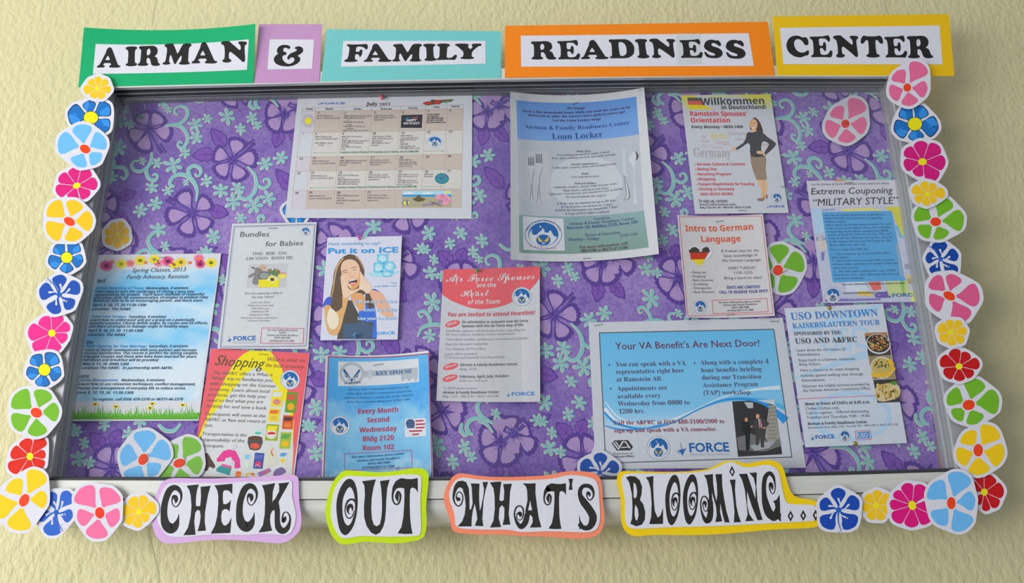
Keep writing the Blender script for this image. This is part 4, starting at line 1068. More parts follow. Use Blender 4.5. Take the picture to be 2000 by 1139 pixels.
# ------------------------------------------------------------------ flyers pinned on the fabric
TXT = (62, 62, 66); BLUE = (30, 92, 168)
def emblem(it, cx, cy, rx, ry, lay=5, lab=True, boxq=None):
    """round seal: blue globe with pale continents over a winged star disc"""
    it.part('printed_emblem')
    if boxq: it.rect(boxq, M(WHITE), lay)
    W_ = (206, 208, 212); B = (22, 96, 164)
    it.ell(cx, cy, rx, ry, W_, lay + 1, n=36)
    it.ring(cx, cy, rx*.985, ry*.985, rx*.03, (60, 90, 150), lay + 2)
    it.ell(cx, cy - ry*.02, rx*.80, ry*.80, B, lay + 2, n=36)
    it.ell(cx - rx*.02, cy + ry*.06, rx*.74, ry*.70, W_, lay + 3, n=36)
    f = lambda u, v: (cx + u*rx, cy + v*ry)
    it.poly([f(-.62,-.30), f(-.45,-.58), f(-.15,-.74), f(.2,-.74), f(.5,-.58), f(.72,-.28), f(.76,.02), f(.70,.14), f(.55,.08), f(.46,-.12), f(.36,-.30), f(.28,-.16),
             f(.18,-.12), f(.06,-.28), f(-.04,-.44), f(-.10,-.28), f(-.22,-.18), f(-.32,-.04), f(-.42,.02), f(-.54,.0), f(-.60,-.10)], B, lay + 4, cr=2)
    it.ell(cx - rx*.16, cy - ry*.52, rx*.05, ry*.06, W_, lay + 5, n=8); it.ell(cx + rx*.10, cy - ry*.2, rx*.07, ry*.05, B, lay + 5, n=8)
    it.ell(cx, cy + ry*.36, rx*.43, ry*.42, W_, lay + 5, n=24)
    it.ell(cx, cy + ry*.36, rx*.38, ry*.375, B, lay + 6, n=24)
    Yl = (232, 186, 40)
    for s in (-1, 1):
        it.poly([f(s*.03,.42), f(s*.12,.34), f(s*.26,.14), f(s*.29,.20), f(s*.26,.40), f(s*.16,.50)], Yl, lay + 7)
    st = []
    for k in range(10):
        r = .12 if k % 2 == 0 else .05; a = -PI/2 + k*PI/5
        st.append(f(r*math.cos(a), .58 + r*math.sin(a)))
    it.poly(st, W_, lay + 8); it.ell(cx, cy + ry*.58, rx*.035, ry*.035, (190, 40, 60), lay + 9, n=8)
    it.end()
def force(it, x0, y0, x1, y1, h, col=BLUE, sub=None):
    it.part('printed_logo')
    it.text('FORCE', (x0, y0), (x1, y1), h, 'black', col, 5)
    w_ = h * 1.1; cx, cy = x0 - w_*.75, y0 - h*.25
    it.poly([(cx - w_*.45, cy + h*.15), (cx - w_*.05, cy - h*.05), (cx + w_*.5, cy - h*.15), (cx + w_*.25, cy + h*.2), (cx + w_*.1, cy + h*.7), (cx - w_*.1, cy + h*.3)], col, 5)
    it.stroke([(cx - w_*.2, cy - h*.9, h*.05), (cx - w_*.05, cy - h*.5, h*.16), (cx, cy - h*.1, h*.22)], (150, 158, 170), 4)
    it.stroke([(cx - w_*.6, cy + h*.1, h*.05), (cx - w_*.2, cy + h*.42, h*.14), (cx + w_*.4, cy + h*.25, h*.05)], (150, 158, 170), 4)
    if sub: it.text(sub[0], (sub[1], sub[2]), (sub[3], sub[4]), sub[5], 'sans', (150, 156, 172), 5)
    it.end()
def wavy(y, a, b, amt, power=2, zfun=None):
    xa = P(a[0], a[1], 0).x; xb = P(b[0], b[1], 0).x
    return lambda x, z: y - amt * abs((x - xa) / (xb - xa) * 2 - 1) ** power

# ---- July calendar
it = Item(-0.0022)
it.sheet('wall_calendar', [(582, 188), (922.5, 182), (921, 427.5), (556.5, 425.5)], M(PAPER))
it.ctx(540, 170, 4.9525)
it.part('printed_grid')
TAN = (190, 176, 166); LIN_ = (168, 128, 122)
def cal(u, v):      # u 0..7 columns, v rows in grid units
    cols = [(0, 0), (1, 1), (2, 2), (3, 3), (4, 4), (5, 5), (6, 6), (7, 7)]
    return None
tops = [(258, 202), (380, 198), (642, 194), (926, 190), (1202, 186), (1446, 180), (1654, 175), (1806, 171)]
hdr = [(250, 237), (376, 233), (638, 230), (924, 228), (1200, 224), (1445, 217), (1652, 212), (1806, 209)]
r1 = [(228, 441), (360, 438), (618, 436), (905, 432), (1186, 429), (1434, 425), (1643, 420), (1802, 416)]
r2 = [(200, 678), (335, 676), (596, 673), (886, 668), (1166, 662), (1420, 656), (1638, 652), (1797, 650)]
r3 = [(184, 816), (318, 813), (580, 810), (874, 808), (1158, 804), (1414, 800), (1632, 797), (1792, 795)]
r4 = [(158, 1005), (296, 1003), (562, 1002), (860, 1000), (1146, 996), (1404, 992), (1622, 989), (1788, 987)]
r5 = [(148, 1184), (284, 1182), (556, 1181), (854, 1180), (1140, 1178), (1400, 1175), (1620, 1172), (1786, 1170)]
rows = [tops, hdr, r1, r2, r3, r4, r5]
CREAMY = (200, 196, 190); LILY = (196, 190, 198)
for a, b, colr in ((hdr, r1, TAN), (r2, r3, TAN), (r4, r5, TAN)):
    it.poly([a[1], a[7], b[7], b[1]], colr, 1)
    it.poly([a[0], a[1], b[1], b[0]], LILY, 1)
for a, b in ((r1, r2), (r3, r4)):
    it.poly([a[1], a[7], b[7], b[1]], CREAMY, 1)
for r in rows[:-1]:
    for i in range(7): it.line(r[i], r[i+1], 3, LIN_, 2)
for i in range(8):
    for a, b in zip(rows[:-1], rows[1:]): it.line(a[i], b[i], 2.4, LIN_, 2)
it.part('printed_text')
for nme, x0, x1, y in (('Sunday', 282, 354, 222), ('Monday', 470, 550, 221), ('Tuesday', 743, 822, 221), ('Wednesday', 1005, 1118, 220), ('Thursday', 1275, 1366, 212), ('Friday', 1516, 1578, 203), ('Saturday', 1686, 1772, 196)):
    it.text(nme, (x0, y), (x1, y - 1), 17, 'serifb', TXT)
for n, x, y in ((1, 396, 260), (2, 654, 262), (3, 942, 260), (4, 1213, 255), (5, 1462, 245), (6, 1670, 238), (7, 246, 469), (8, 372, 465), (9, 635, 464), (10, 924, 460), (11, 1202, 456), (12, 1452, 450), (13, 1664, 443),
                (14, 218, 704), (15, 347, 697), (16, 613, 695), (17, 906, 692), (18, 1187, 692), (19, 1440, 686), (20, 1652, 680), (21, 197, 846), (22, 330, 840), (23, 596, 840), (24, 892, 836), (25, 1176, 830), (26, 1432, 828), (27, 1650, 824),
                (28, 175, 1036), (29, 310, 1032), (30, 580, 1032), (31, 876, 1028)):
    it.text(str(n), (x, y), (x + (15 if n < 10 else 34), y - .5), 20, 'serifi', (40, 38, 44))
TC = (104, 98, 104)
def rowsat(x, y, ls, dy=21, w=9.2, h=14, col=TC, font='serifi'):
    for k, s in enumerate(ls):
        if s.strip():
            ind = len(s) - len(s.lstrip()); s = s.strip()
            it.text(s, (x - k*2.2 + ind*9, y + k*dy), (x - k*2.2 + ind*9 + len(s)*w, y + k*dy - 1), h, font, col)
rsow = ['0830-1430 Ramstein', 'Spouses Orientation (RSO)']
rowsat(388, 288, rsow, 21, 9.0); rowsat(372, 490, rsow + ['', '1130-1300 Key Spouse', '    Social'], 20, 9.0)
rowsat(345, 725, rsow, 22, 9.0); rowsat(328, 868, rsow, 22, 9.0); rowsat(310, 1062, rsow, 24, 9.0)
rowsat(650, 288, ['0900-1300 Reintegration Brief', '0900-1000 Sponsoring in', '    RAC', '0900-1000 Checking the', '    Center', '1300-1600 Pre-Deployment', '    Briefing', '1400-1700 EFMP Arts & Crafts'], 20, 9.0)
rowsat(942, 284, ['0730-1245 Base INTRO', '0800-1530 Individual VA', 'Appointments'], 20, 9.4)
rowsat(632, 488, ['0845-1445 USO Downtown', 'KL Tour', '0900-1300 Reintegration Brief', '1300-1600 Pre-Deployment', 'Briefing', '1800-1930 CALM Support', 'Group'], 20, 9.0)
rowsat(922, 486, ['0730-1245 Base INTRO', '0800-1530 Individual VA', 'Appointments', '0900-1000 Key Spouse', 'Training'], 21, 9.2)
rowsat(1198, 480, ['0900-1200 Pre-', 'Separation Briefing', '0900-1300 What is', 'What?', '1200-1300', 'Understanding TSP', '1700-1800 EFMP Activity'], 20, 9.0)
rowsat(608, 720, ['0900-1300 Reintegration Brief', '1300-1600 Pre-Deployment', 'Briefing'], 21, 9.0)
rowsat(900, 716, ['0730-1245 Base INTRO', '0800-1530 Individual VA', 'Appointments'], 21, 9.2)
rowsat(1182, 714, ['0900-1200 Pre-', 'Separation Briefing', '1700-1800 EFMP After', 'School Activity'], 20, 9.2)
rowsat(592, 862, ['0845-1445 USO Downtown', 'KL Tour', '0900-1300 Reintegration', '1300-1600 Pre-Deployment', '1800-2000 EFMP Bowling'], 21, 9.2)
rowsat(888, 858, ['0730-1245 Base INTRO', '0800-1530 Individual VA', 'Appointments'], 22, 9.2)
rowsat(1172, 854, ['0900-1200 Pre-Separation', '1000-1300 Managing Your', 'Money', '1700-1800 EFMP Activity', '1700-1900 Deployed Family', 'Picnic at the Park'], 19, 8.4, 12)
rowsat(1430, 852, ['0830-1445', 'Heartlink'], 20, 9.4)
rowsat(580, 1058, ['0900-1300 Reintegration', 'Briefing', '1300-1600 Pre-Deployment', 'Briefing'], 24, 9.4)
rowsat(878, 1056, ['0730-1245 Base INTRO', '0800-1530 Individual VA', 'Appointments'], 24, 9.4)
rowsat(1456, 274, ['Contact A&FRC', 'to register:', 'DSN 480-5100/5900', 'CIV 06371-47-5100', 'http://www.86fss.com'], 19, 9.4, 14, (52, 50, 56), 'notobi')
GRN = (40, 120, 84)
it.text('Transition Assistance Program (TAP) Separating Service Members, July 8-11 0800-1600', (612, 638), (1373, 630), 15, 'serifb', GRN)
it.text('Transition Assistance Program (TAP) Retiring Service Members, July 22-26 0800-1600', (580, 978), (1356, 969), 15, 'serifb', GRN)
for a, b, e in (((360, 638), (592, 635), -1), ((1424, 622), (1618, 620), 1), ((322, 975), (564, 973), -1), ((1408, 963), (1600, 962), 1)):
    it.line(a, b, 2, GRN, 4)
    x, y = a if e < 0 else b
    it.poly([(x, y), (x - e*14, y - 6), (x - e*14, y + 6)], GRN, 4)
it.line((612, 641), (1373, 633), 1.5, GRN, 4); it.line((580, 981), (1356, 972), 1.5, GRN, 4)
it.text('July', (866, 184), (978, 180), 36, 'serifb', (28, 28, 32)); it.text('2013', (994, 182), (1102, 178), 26, 'serif', (28, 28, 32))
it.end()
force(it, 425, 168, 664, 166, 17, (28, 92, 168))
it.part('printed_picture')
for k in range(18):
    a = k*2*PI/18; it.line((308 + 34*math.cos(a), 328 + 38*math.sin(a)), (308 + 60*math.cos(a), 328 + 68*math.sin(a)), 3, (70, 66, 50), 3)
it.ell(308, 328, 29, 33, (228, 216, 10), 4)
it.end()
it.part('printed_picture'); it.rect([(1210, 272), (1412, 266), (1406, 396), (1201, 395)], (38, 40, 46), 3)
for k in range(30):
    a = random.uniform(0, 2*PI); r = random.uniform(.5, 1)
    cxx, cyy = (1265, 310) if k % 2 else (1345, 305)
    it.line((cxx, cyy), (cxx + 48*r*math.cos(a), cyy + 34*r*math.sin(a)), 2.2, (60, 150, 190) if k % 2 else (196, 120, 110), 4)
it.text('HAPPY', (1260, 335), (1350, 333), 22, 'black', (220, 220, 224), 14); it.text('4TH OF JULY!', (1228, 364), (1385, 360), 20, 'black', (220, 220, 224), 14)
it.end()
it.part('printed_picture')
it.poly([(1410,162),(1440,142),(1490,138),(1500,120),(1560,126),(1720,118),(1690,140),(1640,156),(1600,152),(1580,166),(1530,168),(1500,172),(1460,178)], (44, 80, 50), 3)
it.poly([(1418,162),(1445,146),(1495,142),(1510,150),(1490,166),(1460,172)], (204, 40, 28), 4)
it.poly([(1515,142),(1570,136),(1590,150),(1570,163),(1525,163)], (204, 40, 28), 4)
it.poly([(1510,124),(1600,128),(1700,121),(1600,134),(1530,134)], (196, 44, 36), 4)
it.poly([(1600,146),(1690,130),(1650,148),(1605,154)], (110, 170, 110), 4); it.end()
it.part('printed_picture'); it.rect([(1452, 466), (1612, 464), (1612, 588), (1450, 588)], M(WHITE), 3); it.end()
emblem(it, 1530, 530, 78, 58, 4)
it.part('printed_picture'); it.ell(1600, 886, 67, 51, (22, 50, 60), 4, n=32); it.ell(1600, 886, 62, 46, (20, 140, 160), 5, n=32)
it.stroke([(1600, 916, 4), (1566, 880, 5), (1572, 862, 5), (1598, 872, 4), (1622, 860, 5), (1636, 872, 5), (1600, 916, 4)], (160, 60, 90), 6)
it.stroke([(1596, 905, 3), (1590, 880, 3), (1602, 890, 3), (1625, 872, 3)], (30, 60, 80), 6); it.end()
it.part('printed_picture')
it.ctx(540, 300, 4.9525)
it.rect([(1216, 364), (1692, 362), (1692, 520), (1214, 520)], (168, 160, 132), 3)
it.rect([(1216, 364), (1692, 362), (1692, 400), (1216, 400)], (160, 208, 232), 4)
it.rect([(1216, 398), (1692, 398), (1692, 418), (1216, 418)], (40, 150, 206), 4)
for x in (1280, 1460): it.poly([(x-58,396),(x-40,380),(x-10,378),(x+10,368),(x+30,380),(x+62,392)], (214,218,224), 5, cr=2)
it.ell(1654, 366, 24, 20, (236, 222, 20), 5, a0=PI, a1=2*PI)
it.poly([(1316,440),(1350,425),(1368,408),(1380,396),(1392,410),(1400,425),(1445,440),(1420,460),(1370,468),(1330,455)], (96,84,48), 5)
it.ell(1256, 476, 42, 26, (30, 100, 180), 5); it.poly([(1222,470),(1250,452),(1262,500),(1232,496)], (232, 200, 20), 6); it.poly([(1268,456),(1294,466),(1290,490),(1276,498)], (232,200,20), 6)
it.poly([(1536,412),(1560,396),(1620,392),(1670,415),(1690,450),(1672,478),(1630,498),(1600,480),(1575,450),(1545,440)], (226, 150, 174), 6, cr=2)
for x in (1560, 1600, 1640, 1672): it.line((1600, 396), (x + 10, 470), 2.5, (120, 50, 80), 7)
it.poly([(1402,500),(1430,488),(1520,478),(1560,470),(1600,445),(1612,452),(1590,490),(1560,492),(1480,500),(1420,512)], (150, 128, 150), 8)
it.line((1480, 460), (1600, 512), 4, (40, 30, 40), 9); it.line((1500, 500), (1530, 470), 4, (40, 30, 40), 9)
cal_o = it.done('large July 2013 calendar sheet hung in the upper centre left', 'calendar')

# ---- Loan Locker flyer
it = Item(wavy(-0.0035, (1000, 180), (1262, 175), 0.0165))
it.sheet('paper_flyer', [(996.5, 179), (1258, 171), (1287, 496), (997.5, 507)], M((198, 199, 202)), 48, 6)
it.ctx(980, 160, 6.25)
bl = ramp_mat('print_sky_fade', [(0.0, (150, 178, 214)), (1.0, (92, 140, 204))])
it.part('printed_picture')
it.rect([(176, 222), (1642, 178), (1676, 640), (190, 695)], bl, 1, (24, 3))
it.rect([(190, 695), (1676, 640), (1735, 1570), (208, 1622)], (176, 180, 188), 1, (24, 4))
it.rect([(208, 1622), (1735, 1570), (1795, 2020), (214, 2085)], ramp_mat('print_field_fade', [(0.0, (118, 146, 132)), (0.45, (140, 168, 182)), (1.0, (158, 188, 214))]), 1, (24, 3))
it.ell(1030, 1230, 440, 330, (190, 194, 200), 2, n=40)
it.rect([(215, 830), (570, 850), (600, 1460), (235, 1440)], (184, 186, 190), 2, (3, 3))
def fork(x, y, k, sh):
    for j in range(4): it.stroke([(x + j*19*k, y, 7*k), (x + j*19*k + 3, y + 100*k, 10*k)], (64, 64, 70), 5, cap=False)
    it.stroke([(x + 28*k, y + 105*k, 60*k), (x + 34*k, y + 160*k, 40*k), (x + sh, y + 250*k, 12*k), (x + sh - 6, y + 330*k, 14*k), (x + sh - 8, y + 500*k, 34*k), (x + sh - 8, y + 540*k, 22*k)], (190, 192, 198), 4)
    it.stroke([(x + 70*k, y + 150*k, 3), (x + sh + 10, y + 240*k, 5), (x + sh + 4, y + 330*k, 4), (x + sh + 14, y + 520*k, 4)], (96, 96, 102), 6, cap=False)
    it.stroke([(x + sh - 8, y + 330*k, 4), (x + sh - 12, y + 440*k, 9), (x + sh - 26, y + 540*k, 4)], (110, 110, 118), 6, cap=False)
fork(328, 920, 1.0, 40); fork(420, 880, 1.12, 36)
it.stroke([(1604, 870, 30), (1606, 940, 112), (1608, 990, 60), (1612, 1050, 14), (1616, 1200, 12), (1630, 1480, 34)], (196, 198, 204), 4)
it.stroke([(1640, 850, 6), (1655, 910, 26), (1640, 960, 8)], (70, 70, 76), 6)
it.stroke([(1490, 830, 34), (1500, 1080, 40), (1520, 1160, 30), (1545, 1380, 44), (1515, 1440, 30)], (188, 192, 196), 4)
it.stroke([(1482, 1150, 4), (1512, 1160, 5), (1530, 1230, 5), (1560, 1380, 9), (1540, 1430, 6), (1490, 1446, 5)], (60, 60, 62), 6, cap=False)
it.stroke([(1496, 1160, 4), (1504, 1240, 5), (1520, 1380, 4), (1490, 1440, 3)], (80, 80, 84), 6, cap=False)
it.end()
it.part('printed_text')
Nv = (24, 64, 128); Mr = (66, 22, 60)
it.text('PCSing?', (798, 338), (1012, 332), 27, 'serifb', Mr)
it.text('Need a few household items while you wait for yours to be', (250, 366), (1570, 318), 27, 'serifb', Mr)
it.text('delivered or after the movers have picked yours up?', (320, 417), (1503, 376), 27, 'serifb', Mr)
it.text('Let the Loan Locker help!', (618, 482), (1208, 465), 27, 'serifb', Mr)
it.text('Airman & Family Readiness Center', (282, 566), (1562, 516), 46, 'serif', Nv)
it.text('Loan Locker', (612, 698), (1234, 670), 70, 'serif', Nv)
G3 = (84, 86, 98)
for s, x0, y0, x1, y1, f in (('Dish Kits', 915, 860, 1088, 857, 'serifb'), ('Everything you need to make a meal—'.replace('—', '-'), 675, 905, 1322, 862, 'serifi'), ('Pots, pans, cooking utensils and plate settings', 612, 943, 1392, 892, 'serif'),
    ('Small Appliances', 845, 1018, 1172, 1004, 'serifb'), ('Coffee pots, toasters, irons and ironing boards', 622, 1060, 1398, 1008, 'serif'), ('Beds', 972, 1132, 1062, 1130, 'serifb'),
    ('Cots and futon mats', 843, 1172, 1192, 1160, 'serif'), ('Baby/Toddler', 890, 1252, 1152, 1246, 'serifb'), ('Umbrella strollers, dinner table booster seats,', 630, 1298, 1412, 1250, 'serif'),
    ('High chairs, and Pack and Plays', 748, 1338, 1306, 1306, 'serif'), ('Sponsors:  Car boosters (w/o harnesses) are available', 575, 1380, 1480, 1314, 'serif'), ('for travel to/from the airport', 785, 1417, 1274, 1394, 'serif')):
    it.text(s, (x0, y0), (x1, y1), 23, f, G3)
for s, x0, y0, x1, y1 in (('Items may be checked out up to 60 days', 708, 1498, 1396, 1456), ('Car boosters are loaned for 3 days', 760, 1537, 1350, 1505), ('GPSs for newcomers are loaned for 7 days', 692, 1580, 1416, 1535), ('Copy of PCS orders required', 812, 1620, 1308, 1594)):
    it.text(s, (x0, y0), (x1, y1), 25, 'serif', (70, 80, 104)); it.ell(x0 - 24, y0 - 10, 9, 9, (34, 58, 128), 5, n=10)
for s, x0, y0, x1, y1, h, c in (('Location', 1124, 1686, 1320, 1674, 32, (84, 104, 128)), ('Airman & Family Readiness Center', 824, 1748, 1622, 1680, 33, (74, 96, 126)), ('Ramstein AB, Building 2120, Room 106', 792, 1797, 1662, 1722, 34, (52, 84, 132)),
    ('Hours of Operation', 1014, 1888, 1448, 1852, 34, (84, 104, 124)), ('Monday – Friday'.replace('–', '-'), 812, 1940, 1190, 1928, 34, (62, 90, 130)), ('0730-1530', 1442, 1894, 1660, 1868, 28, (90, 108, 124)),
    ('For more information call', 946, 2036, 1538, 1985, 34, (96, 66, 70)), ('480-5100 or 06371-47-5100', 965, 2080, 1538, 2038, 34, (86, 60, 64))):
    it.text(s, (x0, y0), (x1, y1), h, 'serifb', c)
it.end()
it.part('printed_picture'); it.rect([(258, 1640), (752, 1668), (770, 2060), (264, 2048)], M(WHITE), 3, (8, 2)); it.end()
emblem(it, 508, 1866, 230, 184, 5)
it.part('printed_text')
for ch_i, ch in enumerate('AIRMAN & FAMILY READINESS CENTER'):
    if ch == ' ': continue
    a = PI - (0.10 + ch_i/31*0.8) * PI
    x, y = 508 + 206*math.cos(a), 1866 - 162*math.sin(a); dx, dy = math.sin(a)*11, math.cos(a)*9
    it.text(ch, (x - dx, y - dy*(1)), (x + dx*.6, y + dy*.6), 17, 'serifb', (40, 80, 140), 15)
it.text('The Total Force Resource', (340, 2010), (640, 2042), 16, 'script', (180, 90, 96), 15)
it.poly([(640, 2024), (676, 2030), (640, 2037)], (190, 40, 50), 9)
it.end()
loan = it.done('wavy Loan Locker flyer with forks and spoon picture beneath READINESS', 'flyer', 'flyers in the case')

# ---- Willkommen flyer
it = Item(-0.0040)
it.sheet('paper_flyer', [(1330, 186), (1505, 184), (1540.5, 416), (1357.5, 418)], M(PAPER))
it.ctx(1310, 170, 4.381)
it.part('printed_picture')
yf = ramp_mat('print_yellow_fade', [(0.0, (196, 198, 196)), (0.3, (200, 200, 150)), (1.0, (214, 206, 30))])
it.rect([(90, 72), (215, 70), (240, 200), (108, 205)], yf, 1); it.rect([(560, 66), (853, 62), (875, 190), (790, 188)], yf, 1); it.poly([(240, 71), (550, 67), (700, 90), (350, 90)], (206, 204, 150), 2)
it.rect([(142, 90), (262, 92), (268, 120), (145, 118)], (92, 84, 70), 2); it.rect([(145, 118), (268, 120), (275, 154), (149, 152)], (214, 92, 80), 2)
it.poly([(149, 152), (275, 154), (320, 170), (372, 190), (154, 190)], (226, 206, 0), 2); it.end()
it.part('printed_text')
it.text('Willkommen', (258, 156), (808, 146), 58, 'notob', (62, 62, 66)); it.text('in Deutschland!', (432, 192), (820, 188), 34, 'notob', (48, 48, 52))
R_ = (214, 44, 60)
it.text('Ramstein Spouses\u2019', (163, 248), (654, 248), 38, 'notob', R_); it.text('Orientation', (168, 304), (512, 304), 38, 'notob', R_)
it.text('Every Monday \u2022 0830-1400', (177, 354), (620, 353), 24, 'notob', (60, 60, 64))
for s, x0, y0, x1, h, c in (('Alps', 255, 440, 305, 34, (206, 190, 190)), ('Berlin', 337, 442, 482, 50, (222, 208, 110)), ('Hamburg', 482, 412, 642, 34, (196, 188, 190)), ('Cologne', 242, 474, 330, 24, (198, 190, 188)), ('Munich', 372, 490, 500, 38, (206, 188, 188)),
    ('history', 552, 456, 636, 22, (214, 180, 182)), ('Art', 782, 506, 830, 28, (210, 160, 164)), ('Germany', 192, 600, 518, 82, (174, 168, 168))):
    it.text(s, (x0, y0), (x1, y0), h, 'serif', c)
for y, x0, x1 in ((500, 260, 360), (518, 255, 330), (497, 450, 510), (520, 340, 450), (614, 300, 355), (552, 560, 620)): it.text('welcome travel', (x0, y), (x1, y), 9, 'serif', (190, 186, 188))
for k, (s, x0, x1) in enumerate((('German Culture & Customs', 222, 635), ('Dining Out', 226, 393), ('Recycling Program', 231, 518), ('Shopping', 234, 383), ('Passport Requirements for Traveling', 236, 716), ('Driving in Germany', 243, 543), ('AND MUCH MORE!', 252, 535))):
    y = 672 + k*42.6; it.text(s, (x0, y), (x1, y - 1), 22, 'notob', (206, 62, 74))
    if k < 6: it.ell(x0 - 13, y - 8, 5, 5, (206, 62, 74), 5, n=8)
it.text('To sign up, contact:', (238, 988), (492, 988), 24, 'notob', (90, 90, 92)); it.text('Airman & Family Readiness Center', (244, 1014), (560, 1014), 16, 'notob', (96, 96, 98)); it.text('Bldg. 2120, Rm 105 \u2022 480-5100 \u2022 06371-47-5100', (248, 1040), (686, 1038), 16, 'notob', (96, 96, 98))
it.end()
it.part('printed_picture', 'printed picture of a woman in a black top and tan skirt')
SK = (218, 172, 132)
it.poly([(700,270),(725,262),(755,290),(775,330),(790,390),(740,400),(690,380),(675,320)], (72, 54, 44), 3, cr=2)
it.poly([(682,285),(705,272),(735,290),(742,330),(725,365),(705,370),(685,350),(672,320)], SK, 4, cr=2)
it.stroke([(692, 345, 4), (708, 352, 8), (722, 344, 4)], (232, 220, 214), 5)
it.poly([(690,360),(730,362),(740,392),(690,392)], SK, 4)
it.stroke([(682, 312, 2), (690, 309, 4), (698, 312, 2)], (70, 50, 40), 5); it.stroke([(712, 310, 2), (720, 306, 4), (729, 309, 2)], (70, 50, 40), 5); it.stroke([(704, 318, 2), (702, 332, 4), (708, 335, 2)], (190, 140, 104), 5)
it.poly([(668,385),(700,390),(745,378),(790,395),(830,430),(898,480),(880,520),(812,580),(800,560),(842,490),(790,465),(775,500),(775,540),(790,590),(685,590),(680,510),(660,480),(600,520),(565,538),(560,520),(620,480),(645,430),(650,400)], (66, 66, 68), 6, cr=2)
it.poly([(530,515),(560,520),(565,538),(540,546),(522,536)], SK, 5, cr=2); it.poly([(734,552),(770,546),(802,560),(800,575),(745,572)], SK, 7, cr=2)
it.poly([(680,590),(800,584),(818,620),(812,700),(822,790),(790,796),(735,795),(705,720),(686,650)], (150, 130, 110), 5, cr=1)
it.line((682, 596), (812, 594), 8, (110, 92, 78), 6)
it.poly([(735,795),(820,792),(828,860),(815,940),(790,965),(770,955),(775,880)], (216, 176, 136), 4, cr=1); it.line((788, 800), (795, 950), 3, (180, 140, 104), 5)
it.poly([(740,955),(790,950),(825,915),(830,945),(818,965),(815,930),(790,978),(742,974)], (140, 112, 94), 5)
it.end()
emblem(it, 908, 952, 47, 46, 4)
force(it, 845, 1032, 972, 1028, 17)
will = it.done('Willkommen in Deutschland flyer with a woman in a black top', 'flyer', 'flyers in the case')

# ---- Intro to German Language flyer
it = Item(wavy(-0.0026, (1322, 420), (1500, 420), 0.006))
it.sheet('paper_flyer', [(1322.5, 420), (1490, 418), (1513.5, 617), (1341, 620)], M((202, 198, 198)), 24, 4)
it.ctx(1310, 410, 4.954)
it.part('printed_border'); RB = (200, 56, 84)
it.frame([(84, 68), (876, 60), (990, 1004), (164, 1026)], 5, RB, 3); it.frame([(400, 876), (932, 858), (944, 986), (412, 1004)], 5, RB, 3)
it.part('printed_text')
OR = (214, 88, 50)
it.text('Intro to German', (142, 208), (804, 190), 58, 'notob', OR); it.text('Language', (290, 312), (680, 306), 58, 'notob', OR)
for s, x0, y0, x1, y1 in (('A 4-week class for the', 487, 410, 855, 403), ('basic knowledge of', 515, 457, 838, 448), ('the German Language', 497, 502, 872, 494), ('EVERY TUESDAY', 557, 578, 824, 570), ('1130-1230', 606, 621, 790, 617), ('Bring a lunch to class!', 516, 672, 886, 664)):
    it.text(s, (x0, y0), (x1, y1), 26, 'noto', (92, 92, 96))
it.text('SEATS ARE LIMITED!!', (540, 764), (866, 757), 27, 'notob', (44, 54, 146)); it.text('CALL TO RESERVE YOUR SPOT!', (470, 811), (944, 797), 27, 'notob', (44, 54, 146))
for k, (s, x1) in enumerate((('Eating out', 342), ('Shopping', 336), ('Basic Grammar', 417), ('Socializing', 357), ('Emergencies', 392), ('Basic Phonetics', 430))):
    x0 = 208 + k*3.6; y = 615 + k*38; it.text(s, (x0, y), (x1, y - 1), 22, 'noto', (92, 92, 96)); it.text('\u2713', (x0 - 24, y), (x0 - 6, y), 16, 'sans', (92, 92, 96))
for s, x0, y0, x1, y1 in (('For more information please contact', 460, 904, 872, 890), ('Airman and Family Readiness', 505, 930, 838, 918), ('(DSN) 480-5900', 590, 955, 758, 950), ('(COMM) 06371-47-5900', 547, 984, 800, 976)):
    it.text(s, (x0, y0), (x1, y1), 17, 'serifb', (90, 86, 92))
it.end()
it.part('printed_picture', 'printed heart in black, red and gold')
def heart(it, cx, cy, w_, h, col, lay, rot=0.0):
    pts = []
    for k in range(28):
        t = 2*PI*k/28; x = 16*math.sin(t)**3; y = -(13*math.cos(t) - 5*math.cos(2*t) - 2*math.cos(3*t) - math.cos(4*t))
        x, y = x/16*w_/2, (y - 2.5)/14.5*h/2
        c, s = math.cos(rot), math.sin(rot); pts.append((cx + x*c - y*s, cy + x*s + y*c))
    it.poly(pts, col, lay); return pts
heart(it, 284, 448, 236, 216, (172, 172, 178), 3, .1); heart(it, 283, 447, 228, 208, (214, 214, 218), 4, .1)
it.poly([(183,415),(190,380),(215,362),(245,362),(275,385),(285,395),(305,378),(330,362),(360,362),(374,385),(366,415)], (58, 54, 44), 6, cr=2)
it.rect([(183, 415), (368, 412), (330, 478), (196, 482)], (196, 52, 12), 7)
it.poly([(200, 481), (330, 478), (296, 535), (288, 545), (270, 532), (222, 500)], (226, 206, 10), 7)
it.stroke([(278, 398, 10), (296, 400, 12), (305, 382, 4)], (206, 206, 210), 9)
it.end()
emblem(it, 285, 938, 66, 68, 4)
intro = it.done('red-bordered Intro to German Language flyer with flag heart', 'flyer', 'flyers in the case')

